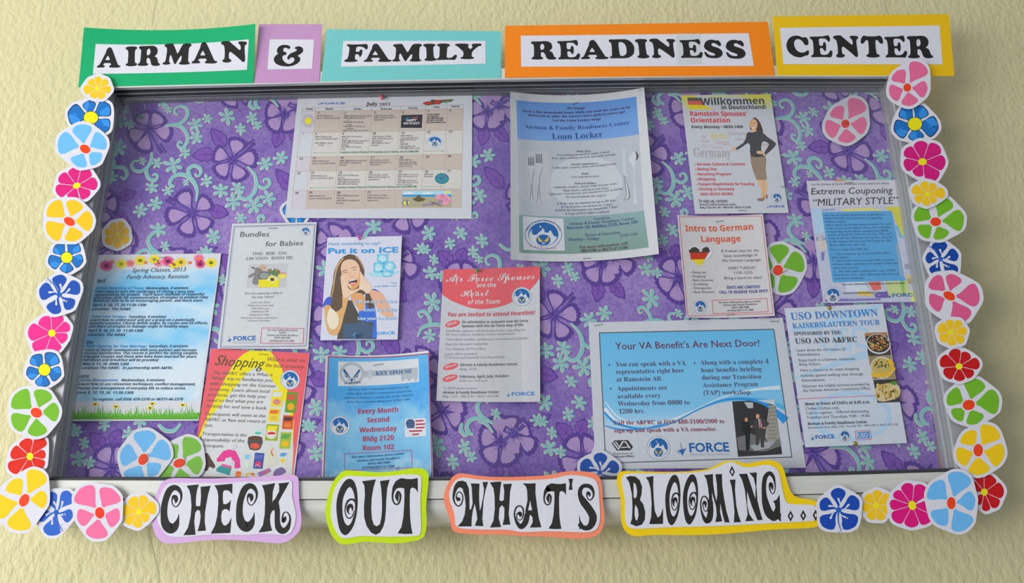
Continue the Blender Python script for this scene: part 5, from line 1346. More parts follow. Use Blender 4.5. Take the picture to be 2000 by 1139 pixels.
# ---- coupon flyer
it = Item(-0.0030)
it.sheet('paper_flyer', [(1575, 353), (1755, 351), (1799, 590), (1608, 592)], M((190, 192, 212)))
it.ctx(1560, 340, 4.381)
it.part('printed_picture')
it.rect([(66, 66), (860, 48), (892, 275), (98, 292)], M((200, 200, 208)), 1)
for q, c in (([(300, 52), (400, 50), (390, 62), (300, 64)], (226, 130, 80)), ([(730, 285), (890, 276), (915, 440), (800, 330)], (214, 206, 60)), ([(800, 320), (900, 300), (950, 545), (870, 520)], (206, 200, 72)), ([(110, 300), (200, 296), (230, 500), (140, 510)], (176, 204, 234)),
             ([(150, 570), (240, 565), (250, 650), (170, 655)], (206, 196, 190)), ([(170, 615), (198, 612), (200, 648), (172, 650)], (214, 130, 100)), ([(190, 670), (222, 665), (215, 740), (195, 742)], (130, 120, 190)), ([(400, 920), (560, 918), (600, 1000), (410, 1010)], (206, 214, 232)),
             ([(590, 925), (700, 920), (706, 985), (640, 1000)], (222, 110, 90)), ([(740, 920), (930, 915), (960, 1040), (770, 1050)], (196, 208, 140)), ([(860, 900), (900, 900), (910, 1040), (890, 1040)], (150, 190, 90)), ([(920, 860), (1000, 870), (1010, 950), (925, 930)], (212, 190, 140)),
             ([(500, 1000), (640, 1010), (620, 1050), (510, 1040)], (232, 196, 80)), ([(640, 1030), (760, 1000), (780, 1060), (660, 1060)], (110, 90, 170)), ([(225, 1070), (700, 1060), (700, 1080), (228, 1095)], (130, 112, 190)), ([(820, 440), (850, 440), (900, 560), (860, 540)], (120, 180, 210)),
             ([(940, 560), (1000, 560), (1020, 760), (960, 720)], (190, 196, 224)), ([(350, 300), (620, 288), (740, 310), (400, 320)], (222, 214, 120)), ([(960, 1000), (1040, 990), (1048, 1090), (960, 1092)], (216, 214, 110))):
    it.poly(q, c, 2)
for k in range(14): it.line((930 + k*6, 895), (935 + k*6, 940), 2 + k % 3, (130, 120, 110), 3); it.line((905 + k*5, 770), (912 + k*5, 815), 2 + k % 2, (120, 130, 160), 3)
it.rect([(196, 325), (796, 316), (912, 912), (292, 928)], (86, 162, 214), 4)
it.part('printed_text')
it.text('Let the Airman & Family Readiness Center teach you about', (108, 98), (772, 86), 17, 'noto', (90, 90, 98))
it.text('Extreme Couponing', (100, 176), (800, 164), 54, 'noto', (58, 56, 60), slant=.22); it.text('\u201cMILITARY STYLE\u201d', (116, 274), (846, 254), 60, 'noto', (58, 56, 60), slant=.22)
it.text('$1.00 OFF', (202, 316), (308, 312), 14, 'notob', (130, 140, 190)); it.text('E 50', (150, 572), (250, 568), 34, 'serif', (120, 118, 120), 3)
cp = [('Airman & Family Readiness is giving you', 216, 362, 740, 352), ('FREE MONEY with Extreme Couponing', 220, 390, 716, 382), ('Military Style!', 224, 418, 402, 415), ('Who wants to throw away money? I\'m sure', 231, 446, 796, 434), ('a lot of you have heard about the extreme', 236, 474, 790, 462),
      ('couponing show where people buy $200', 241, 502, 766, 492), ('worth of food for little or no cost. We can\'t', 246, 530, 800, 518), ('shop at all the different stores like they do', 252, 558, 806, 548), ('in the states, but we are not here to talk', 257, 587, 788, 577), ('about what we can\'t do.', 262, 616, 578, 611),
      ('Here is what we CAN do:', 268, 656, 595, 650), ('1.  Use coupons up to six months after', 276, 694, 784, 682), ('they expire.', 280, 723, 435, 720), ('2.  Save even more money with coupons', 284, 752, 824, 741), ('whose dollar amounts are greater than the', 290, 781, 850, 769), ('item they are for.', 295, 812, 520, 808),
      ('3.  We also have coupons for toys, DVDs\'', 300, 842, 836, 832), ('and more. Our class will teach you how to', 304, 872, 862, 862), ('use these coupons.', 308, 902, 562, 896)]
it.lines(cp, 17, 'noto', (58, 84, 118))
it.text('For more information or to sign up, contact the AFRC.', (372, 952), (916, 940), 13, 'notob', (60, 60, 80)); it.text('Airman & Family Readiness Center', (378, 1028), (716, 1020), 14, 'notob', (60, 60, 80)); it.text('Ramstein Air Base, Bldg 2120, Room 105', (392, 1052), (700, 1044), 12, 'noto', (210, 210, 220))
it.text('(DSN) 480-5100 (COMM) 06371-47-5100', (424, 1076), (688, 1070), 12, 'noto', (210, 210, 220)); it.end()
emblem(it, 292, 1038, 70, 70, 4)
force(it, 800, 1052, 1014, 1046, 28)
coup = it.done('Extreme Couponing flyer with a blue text panel at the right', 'flyer', 'flyers in the case')

# ---- VA benefits slide
it = Item(-0.0016)
it.sheet('paper_flyer', [(1149.5, 630), (1529, 621), (1574.5, 914), (1163, 916)], M(PAPER))
it.ctx(1140, 610, 3.675)
sky = ramp_mat('print_blue_wave_sky', [(0.0, (206, 216, 226)), (0.18, (196, 212, 226)), (0.42, (122, 188, 224)), (1.0, (96, 178, 222))], noise=.12, scale=2)
it.part('printed_picture')
it.rect([(112, 146), (1365, 120), (1496, 1042), (160, 1086)], sky, 1)
it.poly([(152,820),(250,848),(400,845),(560,800),(700,748),(850,690),(1000,650),(1150,640),(1300,665),(1440,720),(1496,1042),(160,1086)], (196, 200, 208), 2, cr=3)
it.stroke([(150, 690, 26), (250, 790, 18), (420, 800, 12), (620, 772, 8), (800, 700, 6)], (214, 222, 230), 3, cap=False)
it.stroke([(150, 720, 14), (240, 800, 16), (420, 835, 12), (620, 800, 10), (820, 700, 10), (1000, 632, 14), (1180, 625, 20), (1320, 670, 26), (1452, 780, 60)], (30, 140, 210), 4, cap=False)
it.stroke([(152, 640, 8), (260, 760, 12), (440, 806, 8), (640, 776, 6), (820, 690, 6), (1000, 610, 8), (1200, 560, 14), (1410, 540, 30)], (206, 220, 232), 4, cap=False)
it.stroke([(155, 815, 10), (260, 842, 14), (420, 838, 10), (600, 795, 8)], (60, 150, 214), 5, cap=False)
it.stroke([(1160, 612, 8), (1300, 630, 18), (1440, 690, 34)], (80, 172, 222), 5, cap=False)
it.frame([(112, 148), (1364, 122), (1494, 1040), (158, 1084)], 7, (90, 92, 98), 6)
it.part('printed_text')
MA = (110, 40, 62)
it.text('Your VA Benefit\u2019s Are Next Door!', (228, 268), (1268, 244), 50, 'noto', MA)
va = [('You can speak with a VA', 230, 390, 732, 380), ('representative right here', 232, 444, 720, 432), ('at Ramstein AB.', 234, 498, 566, 492), ('Appointments are', 240, 564, 600, 556), ('available every', 241, 620, 552, 612), ('Wednesday from 0800 to', 246, 672, 762, 662), ('1200 hrs.', 252, 728, 438, 724),
      ('Along with a complete 4', 838, 378, 1330, 368), ('hour benefits briefing', 842, 432, 1278, 422), ('during our Transition', 847, 485, 1276, 476), ('Assistance Program', 855, 540, 1254, 530), ('(TAP) workshop.', 858, 594, 1208, 588)]
it.lines(va, 33, 'serif', (84, 62, 84))
for x, y in ((184, 378), (194, 548), (795, 364)): it.ell(x, y, 6, 7, (84, 62, 84), 5, n=10)
it.text('Call the A&FRC at DSN 480-5100/5900 to', (215, 808), (1010, 796), 30, 'serifb', (134, 46, 66)); it.text('sign up and speak with a VA counselor.', (217, 864), (956, 852), 30, 'serifb', (134, 46, 66))
it.text('Department of', (212, 1022), (350, 1018), 14, 'noto', (70, 70, 76)); it.text('Veterans Affairs', (214, 1044), (362, 1040), 14, 'notob', (70, 70, 76)); it.end()
it.part('printed_logo')
it.poly([(200,940),(222,920),(318,918),(354,966),(336,992),(238,994)], (52, 52, 56), 4)
it.stroke([(212, 935, 10), (250, 984, 14), (280, 930, 12), (300, 930, 10), (334, 978, 8)], (206, 206, 210), 5, 1, cap=False); it.stroke([(228, 928, 8), (258, 970, 8)], (206, 206, 210), 5, 1, cap=False); it.line((268, 972), (322, 968), 7, (206, 206, 210), 5); it.end()
emblem(it, 536, 974, 86, 86, 4)
force(it, 756, 1004, 1046, 998, 64, (28, 96, 164), ('SUPPORT SQUADRON', 760, 1032, 1050, 1026, 16))
it.part('printed_picture', 'printed photograph of two men in dark suits shaking hands')
it.poly([(1066,640),(1370,628),(1425,1020),(1108,1038)], (44, 44, 44), 4)
it.poly([(1066,640),(1160,636),(1250,634),(1372,668),(1370,628)], (196, 200, 204), 5)
it.poly([(1150,645),(1215,648),(1216,688),(1180,690)], (176, 182, 186), 6)
it.poly([(1330,668),(1374,668),(1408,905),(1330,940),(1300,900)], (150, 146, 134), 5)
for k in range(9): it.line((1326, 690 + k*27), (1384, 686 + k*27), 4, (106, 100, 92), 6)
it.poly([(1100,900),(1200,870),(1330,930),(1408,900),(1418,960),(1300,1000),(1112,990)], (112, 110, 108), 5)
it.poly([(1190,960),(1290,935),(1380,920),(1330,975),(1230,995)], (160, 164, 168), 6)
it.poly([(1140,785),(1165,775),(1190,795),(1200,830),(1195,880),(1190,990),(1165,995),(1160,880),(1130,840)], (22, 22, 24), 8, cr=1)
it.ell(1158, 770, 17, 20, (60, 40, 28), 8); it.ell(1166, 772, 11, 15, (206, 146, 110), 9)
it.poly([(1225,775),(1255,758),(1290,765),(1330,795),(1325,815),(1300,825),(1292,850),(1295,970),(1272,972),(1268,870),(1255,955),(1235,955),(1235,850),(1220,820),(1200,825),(1196,815),(1218,800)], (62, 60, 62), 8, cr=1)
it.ell(1250, 745, 17, 20, (110, 70, 40), 8); it.ell(1248, 749, 12, 16, (214, 160, 124), 9)
it.poly([(1253,768),(1268,766),(1280,828),(1262,832)], (206, 206, 208), 9); it.poly([(1260,770),(1267,770),(1274,828),(1265,832)], (170, 30, 34), 10)
it.ell(1205, 822, 8, 6, (206, 150, 116), 10); it.ell(1296, 832, 9, 6, (206, 150, 116), 10)
it.end()
va_o = it.done('large landscape benefits slide on blue waves with two men in suits', 'flyer', 'flyers in the case')

# ---- USO tour flyer
it = Item(-0.0054)
it.sheet('paper_flyer', [(1532, 602.5), (1724.5, 593), (1771.5, 865.5), (1573, 874)], M((200, 206, 216)))
it.ctx(1520, 580, 3.797)
it.part('printed_picture')
PB = M((176, 204, 226))
it.stroke([(120, 245, 40), (400, 190, 60), (700, 90, 50), (760, 60, 20)], PB, 1); it.ell(545, 885, 300, 190, PB, 1, n=40); it.ell(550, 885, 255, 155, M((196, 206, 218)), 2, n=40); it.text('USO', (330, 420), (720, 370), 170, 'sansb', PB, 2)
it.stroke([(140, 600, 20), (420, 500, 40), (660, 420, 60)], PB, 1)
it.line((152, 757), (726, 732), 4, (206, 60, 90), 3)
it.part('printed_text')
UB = (60, 128, 196); DK = (64, 62, 64)
it.text('USO DOWNTOWN', (94, 172), (742, 142), 54, 'serifb', UB); it.text('KAISERSLAUTERN TOUR', (106, 234), (756, 206), 38, 'serifb', UB)
it.text('SPONSORED BY THE:', (116, 286), (472, 276), 26, 'serifb', DK); it.text('USO AND A&FRC', (126, 348), (588, 334), 40, 'serifb', DK)
us = [('Learn about the rich history of', 137, 406, 495, 397), ('Kaiserslautern.', 142, 438, 314, 434), ('Enjoy lunch in a German restaurant.', 150, 480, 576, 468), ('Bring 10 Euro.', 155, 511, 318, 507), ('Have a chance to do some shopping.', 162, 554, 604, 541), ('Includes guided walking tour through', 167, 594, 630, 581),
      ('Kaiserslautern.', 174, 629, 350, 624), ('Discover the helpful services provided by', 180, 673, 678, 656), ('the German American Community Office.', 184, 705, 688, 686), ('Civilian Clothes only.', 202, 838, 455, 831), ('Call to register... Offered alternating', 206, 872, 670, 856), ('Tuesdays and Thursdays, 9:00 - 14:30.', 210, 904, 682, 890)]
it.lines(us, 20, 'noto', (92, 94, 100))
it.text('Meet in front of Chili\'s at 8:45 a.m.', (198, 806), (683, 790), 21, 'notob', DK); it.text('Airman & Family Readiness Center', (218, 952), (661, 937), 20, 'notob', DK); it.text('Ramstein Air Base, Bldg. 2120 \u2022 Room# 105 \u2022 480-5100 or 06371-47-5100', (221, 978), (888, 952), 15, 'noto', (100, 102, 108))
it.end()
it.part('printed_picture', 'printed photographs of three plates of food')
it.rect([(640, 268), (807, 262), (838, 432), (668, 440)], (72, 56, 50), 3); it.rect([(668, 440), (838, 434), (876, 606), (700, 612)], (150, 130, 90), 3); it.rect([(704, 616), (877, 608), (904, 780), (736, 786)], (60, 54, 44), 3)
it.poly([(640,268),(807,262),(812,290),(646,290)], (176, 120, 70), 4)
it.ell(742, 350, 92, 74, (206, 210, 214), 4, .2); it.ell(742, 346, 84, 66, (40, 40, 40), 5, .2)
it.ell(770, 525, 88, 82, (206, 208, 206), 4, .2); it.ell(768, 522, 78, 70, (196, 172, 90), 5, .2)
it.poly([(715,690),(760,650),(850,640),(895,660),(900,735),(820,770),(740,772)], (206, 190, 140), 5, cr=2)
for k in range(150):
    a = random.uniform(0, 2*PI); r = random.uniform(0, 1)**.5
    it.ell(742 + 74*r*math.cos(a), 344 + 56*r*math.sin(a), random.uniform(4, 9), random.uniform(3, 7), random.choice([(206, 120, 50), (214, 170, 70), (96, 140, 40), (190, 70, 40), (222, 204, 150), (110, 60, 30)]), 6 + (k % 3), random.uniform(0, 3), n=6)
for k in range(60):
    a = random.uniform(0, 2*PI); r = random.uniform(0, 1)**.5
    it.ell(765 + 60*r*math.cos(a), 500 + 36*r*math.sin(a), random.uniform(4, 9), random.uniform(3, 8), random.choice([(96, 150, 40), (206, 180, 80), (120, 90, 50), (60, 70, 40), (220, 200, 150)]), 6 + (k % 3), random.uniform(0, 3), n=6)
for x, y in ((708, 578), (746, 582), (784, 584), (822, 572), (850, 536), (840, 500), (828, 478)): it.ell(x, y, 19, 19, (232, 178, 30), 9, n=14)
for k in range(50):
    x, y = random.uniform(735, 890), random.uniform(655, 760)
    it.ell(x, y, random.uniform(6, 16), random.uniform(5, 12), random.choice([(196, 160, 70), (180, 140, 60), (206, 184, 110), (150, 110, 50)]), 6 + (k % 3), random.uniform(0, 3), n=7)
it.ell(858, 640, 26, 14, (90, 140, 40), 9)
it.end()
force(it, 276, 1054, 418, 1048, 27)
emblem(it, 493, 1034, 42, 46, 4)
it.part('printed_logo')
it.rect([(582, 1004), (678, 998), (682, 1046), (588, 1052)], UB, 4); it.frame([(570, 996), (682, 990), (692, 1056), (578, 1062)], 4, (206, 50, 60), 4)
it.text('USO', (596, 1044), (668, 1040), 33, 'sansb', (214, 218, 226), 6)
for s in (0, 1):
    for k in range(4): it.line((586 + s*84 + k*1.2, 1010 + k*9), (592 + s*84 + k*1.2, 1009 + k*9), 4, (214, 218, 226), 6)
it.end()
uso = it.done('pale downtown tour flyer with three food photographs down its right side', 'flyer', 'flyers in the case')

# ---- Heartlink flyer
it = Item(wavy(-0.0030, (866, 520), (1055, 520), 0.004))
it.sheet('paper_flyer', [(866, 526), (1054, 520.5), (1055, 785), (852, 783)], M((198, 198, 202)), 24, 3)
it.ctx(830, 510, 4.067)
it.part('printed_picture')
CR = (224, 92, 100)
it.poly([(147,66),(300,64),(450,60),(600,54),(750,48),(912,42),(914,130),(880,180),(820,245),(740,300),(640,350),(540,375),(450,383),(360,372),(280,345),(200,310),(136,265)], CR, 3)
for q in ((220, 499, 60), (204, 838, 62), (200, 930, 62)): it.ell(q[0], q[1], q[2], 26, CR, 3, -.25)
it.part('printed_text')
WH = (216, 212, 214)
it.text('Air Force Spouses', (172, 164), (876, 142), 62, 'script', WH); it.text('are the', (408, 210), (565, 206), 32, 'notobi', WH); it.text('Heart', (284, 282), (512, 274), 54, 'script', WH); it.text('of the Team', (336, 344), (598, 338), 34, 'notobi', WH)
it.text('You are invited to attend Heartlink!', (174, 440), (872, 425), 32, 'notobi', (206, 72, 88))
it.text('What:', (178, 520), (258, 494), 21, 'notobi', WH); it.text('Where:', (162, 858), (252, 830), 21, 'notobi', WH); it.text('When:', (162, 950), (244, 924), 21, 'notobi', WH)
GD = (104, 102, 106); GL_ = (150, 150, 154)
it.lines([('An orientation to acquaint new Air Force', 292, 494, 820, 484), ('Spouses with the Air Force way of life.', 290, 526, 784, 516), ('Airman & Family Readiness Center', 278, 834, 735, 828), ('February, April, July, October', 273, 928, 665, 922), ('Airman & Family Readiness Center', 142, 1054, 586, 1050)], 20, 'notob', GD)
it.lines([('Installation agencies will brief information regarding the', 165, 562, 796, 554), ('Air Force mission, traditions, history and protocol.', 164, 592, 718, 584), ('Learn about benefits, entitlements and resources available.', 163, 630, 826, 620), ('Meet the Ramstein Leadership', 161, 670, 502, 665), ('Tour Ramstein Air Force Base', 160, 708, 480, 704),
          ('Lunch will be provided.', 157, 748, 415, 744), ('C130 tour and Heartlink Coin Presentation', 155, 776, 634, 770), ('Bldg. 2120', 275, 868, 407, 866), ('8:30 a.m.-2:45 p.m.', 272, 960, 503, 957), ('To RSVP please contact:', 145, 1020, 414, 1018), ('Bldg. 2120 \u2022 480-5100 \u2022 06371-47-5100', 138, 1084, 586, 1082)], 19, 'noto', GL_)
it.end()
emblem(it, 769, 282, 80, 76, 5)
force(it, 686, 1070, 872, 1066, 28, (60, 128, 200))
heartlink = it.done('coral-topped spouses invitation flyer hanging from a green pin', 'flyer', 'flyers in the case')

# ---- Key Spouse flyer
it = Item(wavy(-0.0030, (636, 700), (846, 700), 0.013))
it.sheet('paper_flyer', [(636, 694), (837, 685), (846, 936), (628, 938)], M((206, 206, 210)), 40, 5)
it.ctx(610, 670, 4.38)
it.part('printed_picture')
ks = ramp_mat('print_cloudy_blue', [(0.0, (40, 130, 184)), (0.06, (150, 190, 214)), (0.16, (104, 168, 208)), (0.45, (130, 184, 214)), (0.65, (66, 152, 212)), (1.0, (88, 164, 214))], noise=.5, scale=3.0, stretch=(1, 1, 3))
it.rect([(134, 112), (1000, 84), (1030, 1165), (92, 1175)], (158, 52, 78), 1, (20, 4)); it.rect([(142, 122), (992, 94), (1021, 1165), (101, 1175)], ks, 2, (20, 4))
it.rect([(222, 158), (908, 132), (914, 332), (220, 368)], M((200, 202, 206)), 3, (12, 2))
KG = (166, 172, 178)
it.ring(338, 262, 106, 98, 24, KG, 4)
it.rect([(440, 240), (505, 237), (505, 290), (440, 294)], KG, 4, (3, 1)); it.rect([(482, 226), (508, 224), (508, 304), (482, 306)], (180, 186, 190), 5)
it.rect([(505, 236), (902, 208), (904, 262), (505, 286)], KG, 4, (8, 1)); it.rect([(760, 262), (900, 254), (902, 300), (760, 312)], KG, 4, (4, 1))
for x in (762, 816, 872): it.rect([(x, 290), (x + 26, 288), (x + 26, 322), (x, 328)], KG, 4)
for s in (-1, 1): 
    it.poly([(336+s*6,300),(336+s*14,292),(336+s*62,222+3*s),(336+s*73,232),(336+s*62,268),(336+s*48,296),(336+s*20,300)], (40, 84, 136), 6)
    it.line((336+s*70, 250), (336+s*22, 296), 3, (200, 202, 206), 7); it.line((336+s*64, 262), (336+s*30, 298), 2, (200, 202, 206), 7)
it.poly([(337,300),(352,316),(337,333),(322,316)], (40, 84, 136), 6); it.ell(312, 316, 6, 6, (40, 84, 136), 6, n=8); it.ell(362, 314, 6, 6, (40, 84, 136), 6, n=8)
it.part('printed_text')
it.text('U.S. AIR FORCE', (272, 352), (414, 344), 16, 'sansb', (60, 90, 130), 15)
it.text('KEY SPOUSE', (540, 277), (852, 256), 33, 'serifb', (52, 92, 146), 15)
it.lines([('Spouses with a nomination letter from the', 308, 404, 826, 384), ('active duty member\'s commander attend this', 290, 440, 848, 418), ('training to become a crucial part of the network', 274, 477, 860, 452), ('of Air Force families taking care of their own.', 294, 513, 842, 488)], 18, 'noto', (58, 92, 128))
MG = (178, 46, 74)
for s, x0, y0, x1, y1 in (('Every Month', 386, 606, 738, 590), ('Second', 466, 682, 660, 674), ('Wednesday', 402, 766, 722, 750), ('Bldg 2120', 428, 842, 698, 830), ('Room 102', 426, 920, 700, 910)):
    it.text(s, (x0, y0), (x1, y1), 42, 'notob', MG)
for s, x0, y0, x1, y1 in (('For more information please contact', 338, 984, 788, 952), ('Airmen and Family Readiness', 384, 1016, 750, 990), ('(DSN) 480-5900', 474, 1042, 662, 1030), ('(COMM) 06371-47-5900', 428, 1076, 704, 1062)):
    it.text(s, (x0, y0), (x1, y1), 18, 'serifb', (50, 78, 116))
it.frame([(276, 950), (850, 918), (854, 1066), (276, 1092)], 5, (158, 58, 90), 5)
it.end()
emblem(it, 236, 708, 88, 84, 5)
it.part('printed_picture', 'printed heart with stars and stripes')
it.rect([(794, 650), (970, 642), (972, 796), (792, 806)], M(WHITE), 3)
xs = heart(it, 884, 724, 172, 150, (206, 204, 208), 4)
for k in range(5):
    y = 662 + k*29; w2 = [70, 84, 80, 58, 30][k]
    it.poly([(884 - (0 if k < 3 else w2), y), (884 + w2, y - 4), (884 + w2*.94, y + 9), (884 - (0 if k < 3 else w2*.86), y + 13)], (168, 34, 62), 5)
it.poly([(800,690),(806,664),(830,652),(860,656),(876,672),(874,728),(812,730)], (30, 62, 110), 6)
for j in range(4):
    for i in range(5): it.ell(814 + i*13 + (j % 2)*6, 668 + j*16, 2.6, 2.6, (200, 204, 214), 7, n=5)
it.end()
key = it.done('blue sky Key Spouse flyer tucked behind the OUT banner', 'flyer', 'flyers in the case')

# ---- Put it on ICE flyer
it = Item(-0.0062)
it.sheet('paper_flyer', [(639.5, 464), (785, 461), (776.5, 663), (625.5, 664.5)], M((206, 206, 220)), 1, 1, 0.003)
it.ctx(620, 480, 5.994)
it.part('printed_picture', 'printed photograph of a woman with brown hair shouting through cupped hands')
HA = (98, 80, 66); SKN = (226, 186, 156); SK2 = (214, 166, 110)
it.poly([(390,100),(330,115),(270,160),(220,240),(190,330),(180,430),(155,560),(150,660),(150,720),(200,770),(250,770),(300,740),(320,600),(400,560),(470,600),(560,560),(545,400),(550,300),(530,220),(470,130)], HA, 3, cr=2)
it.stroke([(300, 150, 16), (235, 240, 22), (205, 360, 16), (185, 500, 14), (160, 620, 8)], (196, 158, 104), 4); it.stroke([(440, 120, 12), (500, 180, 16), (540, 270, 10)], (180, 140, 92), 4)
it.poly([(60,700),(100,620),(150,596),(170,640),(150,700),(90,730)], (70, 92, 196), 4, cr=2)
it.poly([(650,505),(700,520),(745,560),(700,580),(640,560)], (70, 92, 196), 4, cr=2)
it.poly([(400,560),(520,560),(560,640),(545,740),(500,770),(450,700),(400,640)], (216, 160, 110), 5, cr=2)
it.poly([(330,640),(400,640),(480,800),(660,760),(690,900),(690,1095),(230,1095),(250,950),(300,800)], (80, 76, 70), 5, cr=1)
it.poly([(480,770),(560,755),(560,620),(620,600),(670,700),(690,860),(695,1080),(640,1085),(660,900),(500,880)], (60, 110, 206), 6, cr=1)
it.poly([(300,920),(560,890),(660,930),(640,1090),(300,1095)], (70, 92, 120), 6, cr=1)
it.poly([(560,560),(640,560),(660,720),(600,740),(560,640)], (92, 76, 62), 7, cr=1)
it.poly([(80,710),(150,700),(200,780),(290,720),(290,600),(330,560),(360,600),(345,700),(310,820),(270,980),(220,1050),(150,1040),(110,980),(90,850)], SK2, 8, cr=2)
it.poly([(150,730),(230,800),(250,900),(200,980),(140,960),(110,850)], (236, 214, 190), 9, cr=2)
it.poly([(600,540),(650,520),(760,560),(800,640),(860,740),(890,830),(800,830),(740,790),(680,700)], (222, 170, 140), 8, cr=2)
it.poly([(275,250),(300,190),(360,160),(430,170),(480,220),(500,300),(490,400),(460,480),(420,515),(380,500),(320,420),(285,350)], SKN, 9, cr=2)
it.poly([(430,420),(480,400),(490,300),(510,330),(490,460),(430,512),(390,512)], (222, 160, 100), 10, cr=2)
it.poly([(360,420),(400,398),(465,388),(460,430),(430,466),(390,460)], (66, 44, 44), 11, cr=2); it.poly([(366,418),(400,398),(462,390),(458,402),(400,414),(372,428)], (228, 222, 222), 12)
it.poly([(378,440),(410,430),(455,434),(430,462),(395,460)], (226, 150, 148), 12, cr=2)
it.stroke([(285, 308, 5), (320, 290, 8), (352, 292, 4)], (90, 60, 44), 11); it.stroke([(400, 268, 4), (430, 252, 7), (460, 252, 4)], (90, 60, 44), 11)
it.stroke([(302, 322, 4), (330, 312, 6), (352, 320, 4)], (60, 44, 40), 11); it.stroke([(418, 288, 4), (440, 282, 6), (458, 286, 3)], (60, 44, 40), 11)
it.stroke([(385, 300, 2), (376, 340, 5), (398, 368, 8), (416, 352, 5)], (206, 150, 118), 11)
it.poly([(270,370),(290,350),(320,400),(350,470),(372,510),(420,522),(480,500),(500,510),(460,540),(400,570),(350,610),(300,600),(285,500)], (232, 196, 166), 13, cr=2)
it.poly([(500,300),(520,330),(560,380),(610,450),(640,510),(590,550),(520,520),(484,500),(500,420)], (232, 200, 176), 13, cr=2)
it.stroke([(372, 500, 3), (400, 520, 4), (440, 512, 2)], (110, 80, 60), 14); it.stroke([(525, 330, 3), (545, 390, 3), (580, 450, 2)], (206, 160, 130), 14)
it.stroke([(275, 375, 3), (300, 440, 3), (320, 500, 2)], (206, 160, 130), 14)
it.part('printed_picture', 'printed blue ice cubes')
IC = (130, 204, 230); ID = (60, 164, 206); IL = (196, 220, 232)
it.poly([(600,330),(700,310),(960,295),(900,340),(800,368),(640,360)], (160, 212, 232), 3, cr=2)
for q in ([(700,110),(720,100),(824,102),(825,190),(760,206),(702,180)], [(660,206),(700,196),(780,210),(770,300),(690,320),(662,300)], [(790,200),(880,184),(920,250),(870,300),(800,290),(775,250)], [(740,300),(800,300),(890,310),(860,360),(780,366)]):
    it.poly(q, IC, 4)
    cx_ = sum(p[0] for p in q)/len(q); cy_ = sum(p[1] for p in q)/len(q)
    it.poly([(cx_ + (p[0]-cx_)*.6, cy_ + (p[1]-cy_)*.6) for p in q], IL, 5)
    for i in range(len(q)): it.line(q[i], q[(i+1) % len(q)], 5, ID, 6)
    it.line(q[0], (cx_, cy_), 4, ID, 6); it.line(q[2], (cx_, cy_), 4, ID, 6)
it.part('printed_text')
IB = (50, 152, 214)
it.text('Put it on ICE', (118, 92), (945, 78), 62, 'black', IB)
it.text('Visit', (856, 446), (928, 444), 22, 'noto', (120, 170, 210)); it.text('www.86fss.com', (655, 486), (925, 480), 22, 'notoi', (120, 170, 210))
it.ctx(610, 450, 4.953); it.text('Have something to say?', (153, 146), (653, 138), 30, 'noto', (90, 160, 208)); it.ctx(620, 480, 5.994)
for s, x0, y, x1, cut in (('Click on the Ice Cubes', 430, 674, 934, 640), ('Select the facility', 540, 772, 934, 690), ('Give your feedback!', 468, 872, 930, 690)):
    it.text(s, (x0, y), (x1, y - 4), 34, 'noto', (120, 180, 224), 22)
    it.text(s, (x0 - 2, y + 1), (x1 - 2, y - 3), 35, 'notob', (206, 214, 228), 21)
it.end()
force(it, 650, 1046, 905, 1036, 34, IB)
it.part('page_block', 'white page edges under the top sheet')
it.end()
ice = it.done('small white flyer with shouting woman and blue ice cubes', 'flyer', 'flyers in the case')

# ---- Shopping flyer
it = Item(-0.0020)
it.sheet('paper_flyer', [(411, 681), (605, 690), (572, 950), (384, 945)], M((206, 206, 206)))
it.ctx(370, 670, 4.22)
it.part('printed_picture')
it.poly([(178,48),(500,60),(440,100),(280,320),(60,790),(62,760)], CR, 2); it.poly([(670,70),(990,85),(842,1160),(860,860),(850,600),(760,200)], CR, 2)
it.poly([(500,62),(665,68),(760,200),(850,560),(862,640),(842,1160),(855,900),(845,640),(740,380),(640,250),(560,195),(480,240),(330,420),(150,640),(82,800),(62,800),(130,640),(230,420),(300,280),(380,150),(440,95)], (226, 212, 10), 3)
def pack(x0, y0, x1, y1, c, sh=0, c2=None, c3=None):
    it.poly([(x0 + sh, y0), (x1 + sh, y0 + 4), (x1, y1 + 3), (x0, y1)], c, 5)
    w2, h2 = x1 - x0, y1 - y0
    if c2: it.poly([(x0 + sh + w2*.1, y0 + h2*.12), (x1 + sh - w2*.1, y0 + h2*.14), (x1 - w2*.12, y0 + h2*.42), (x0 + w2*.12, y0 + h2*.40)], c2, 6)
    if c3: it.ell((x0+x1)/2 + sh*.3, y0 + h2*.72, w2*.34, h2*.18, c3, 6)
pack(668, 388, 762, 524, (226, 204, 30), 16, (206, 210, 214), (206, 130, 120)); pack(785, 404, 875, 572, (90, 150, 40), 20, (196, 90, 60), (226, 160, 20))
pack(645, 540, 735, 648, (232, 206, 50), 14, (220, 110, 40), (214, 180, 60)); pack(762, 595, 850, 710, (206, 84, 40), 12, (90, 50, 40), (222, 120, 50))
pack(622, 668, 724, 804, (150, 170, 40), 16, (230, 210, 40)); it.ell(675, 748, 44, 44, (214, 210, 200), 6); it.stroke([(648, 748, 14), (675, 744, 22), (704, 746, 14)], (206, 40, 40), 7)
pack(740, 735, 828, 870, (160, 180, 50), 14, (90, 160, 70), (226, 180, 30)); pack(524, 700, 604, 760, (196, 210, 206), 10, None, (80, 180, 160))
it.poly([(484,785),(600,785),(590,860),(560,885),(510,882),(490,860)], (80, 76, 74), 5, cr=2); it.ell(541, 784, 58, 17, (96, 60, 44), 6); it.ell(540, 850, 40, 24, (214, 84, 60), 7)
it.poly([(280,890),(330,878),(380,890),(415,960),(420,1030),(385,1035),(370,1030),(372,980),(340,950),(300,960),(290,975),(230,980),(222,960)], (222, 60, 140), 5, cr=1)
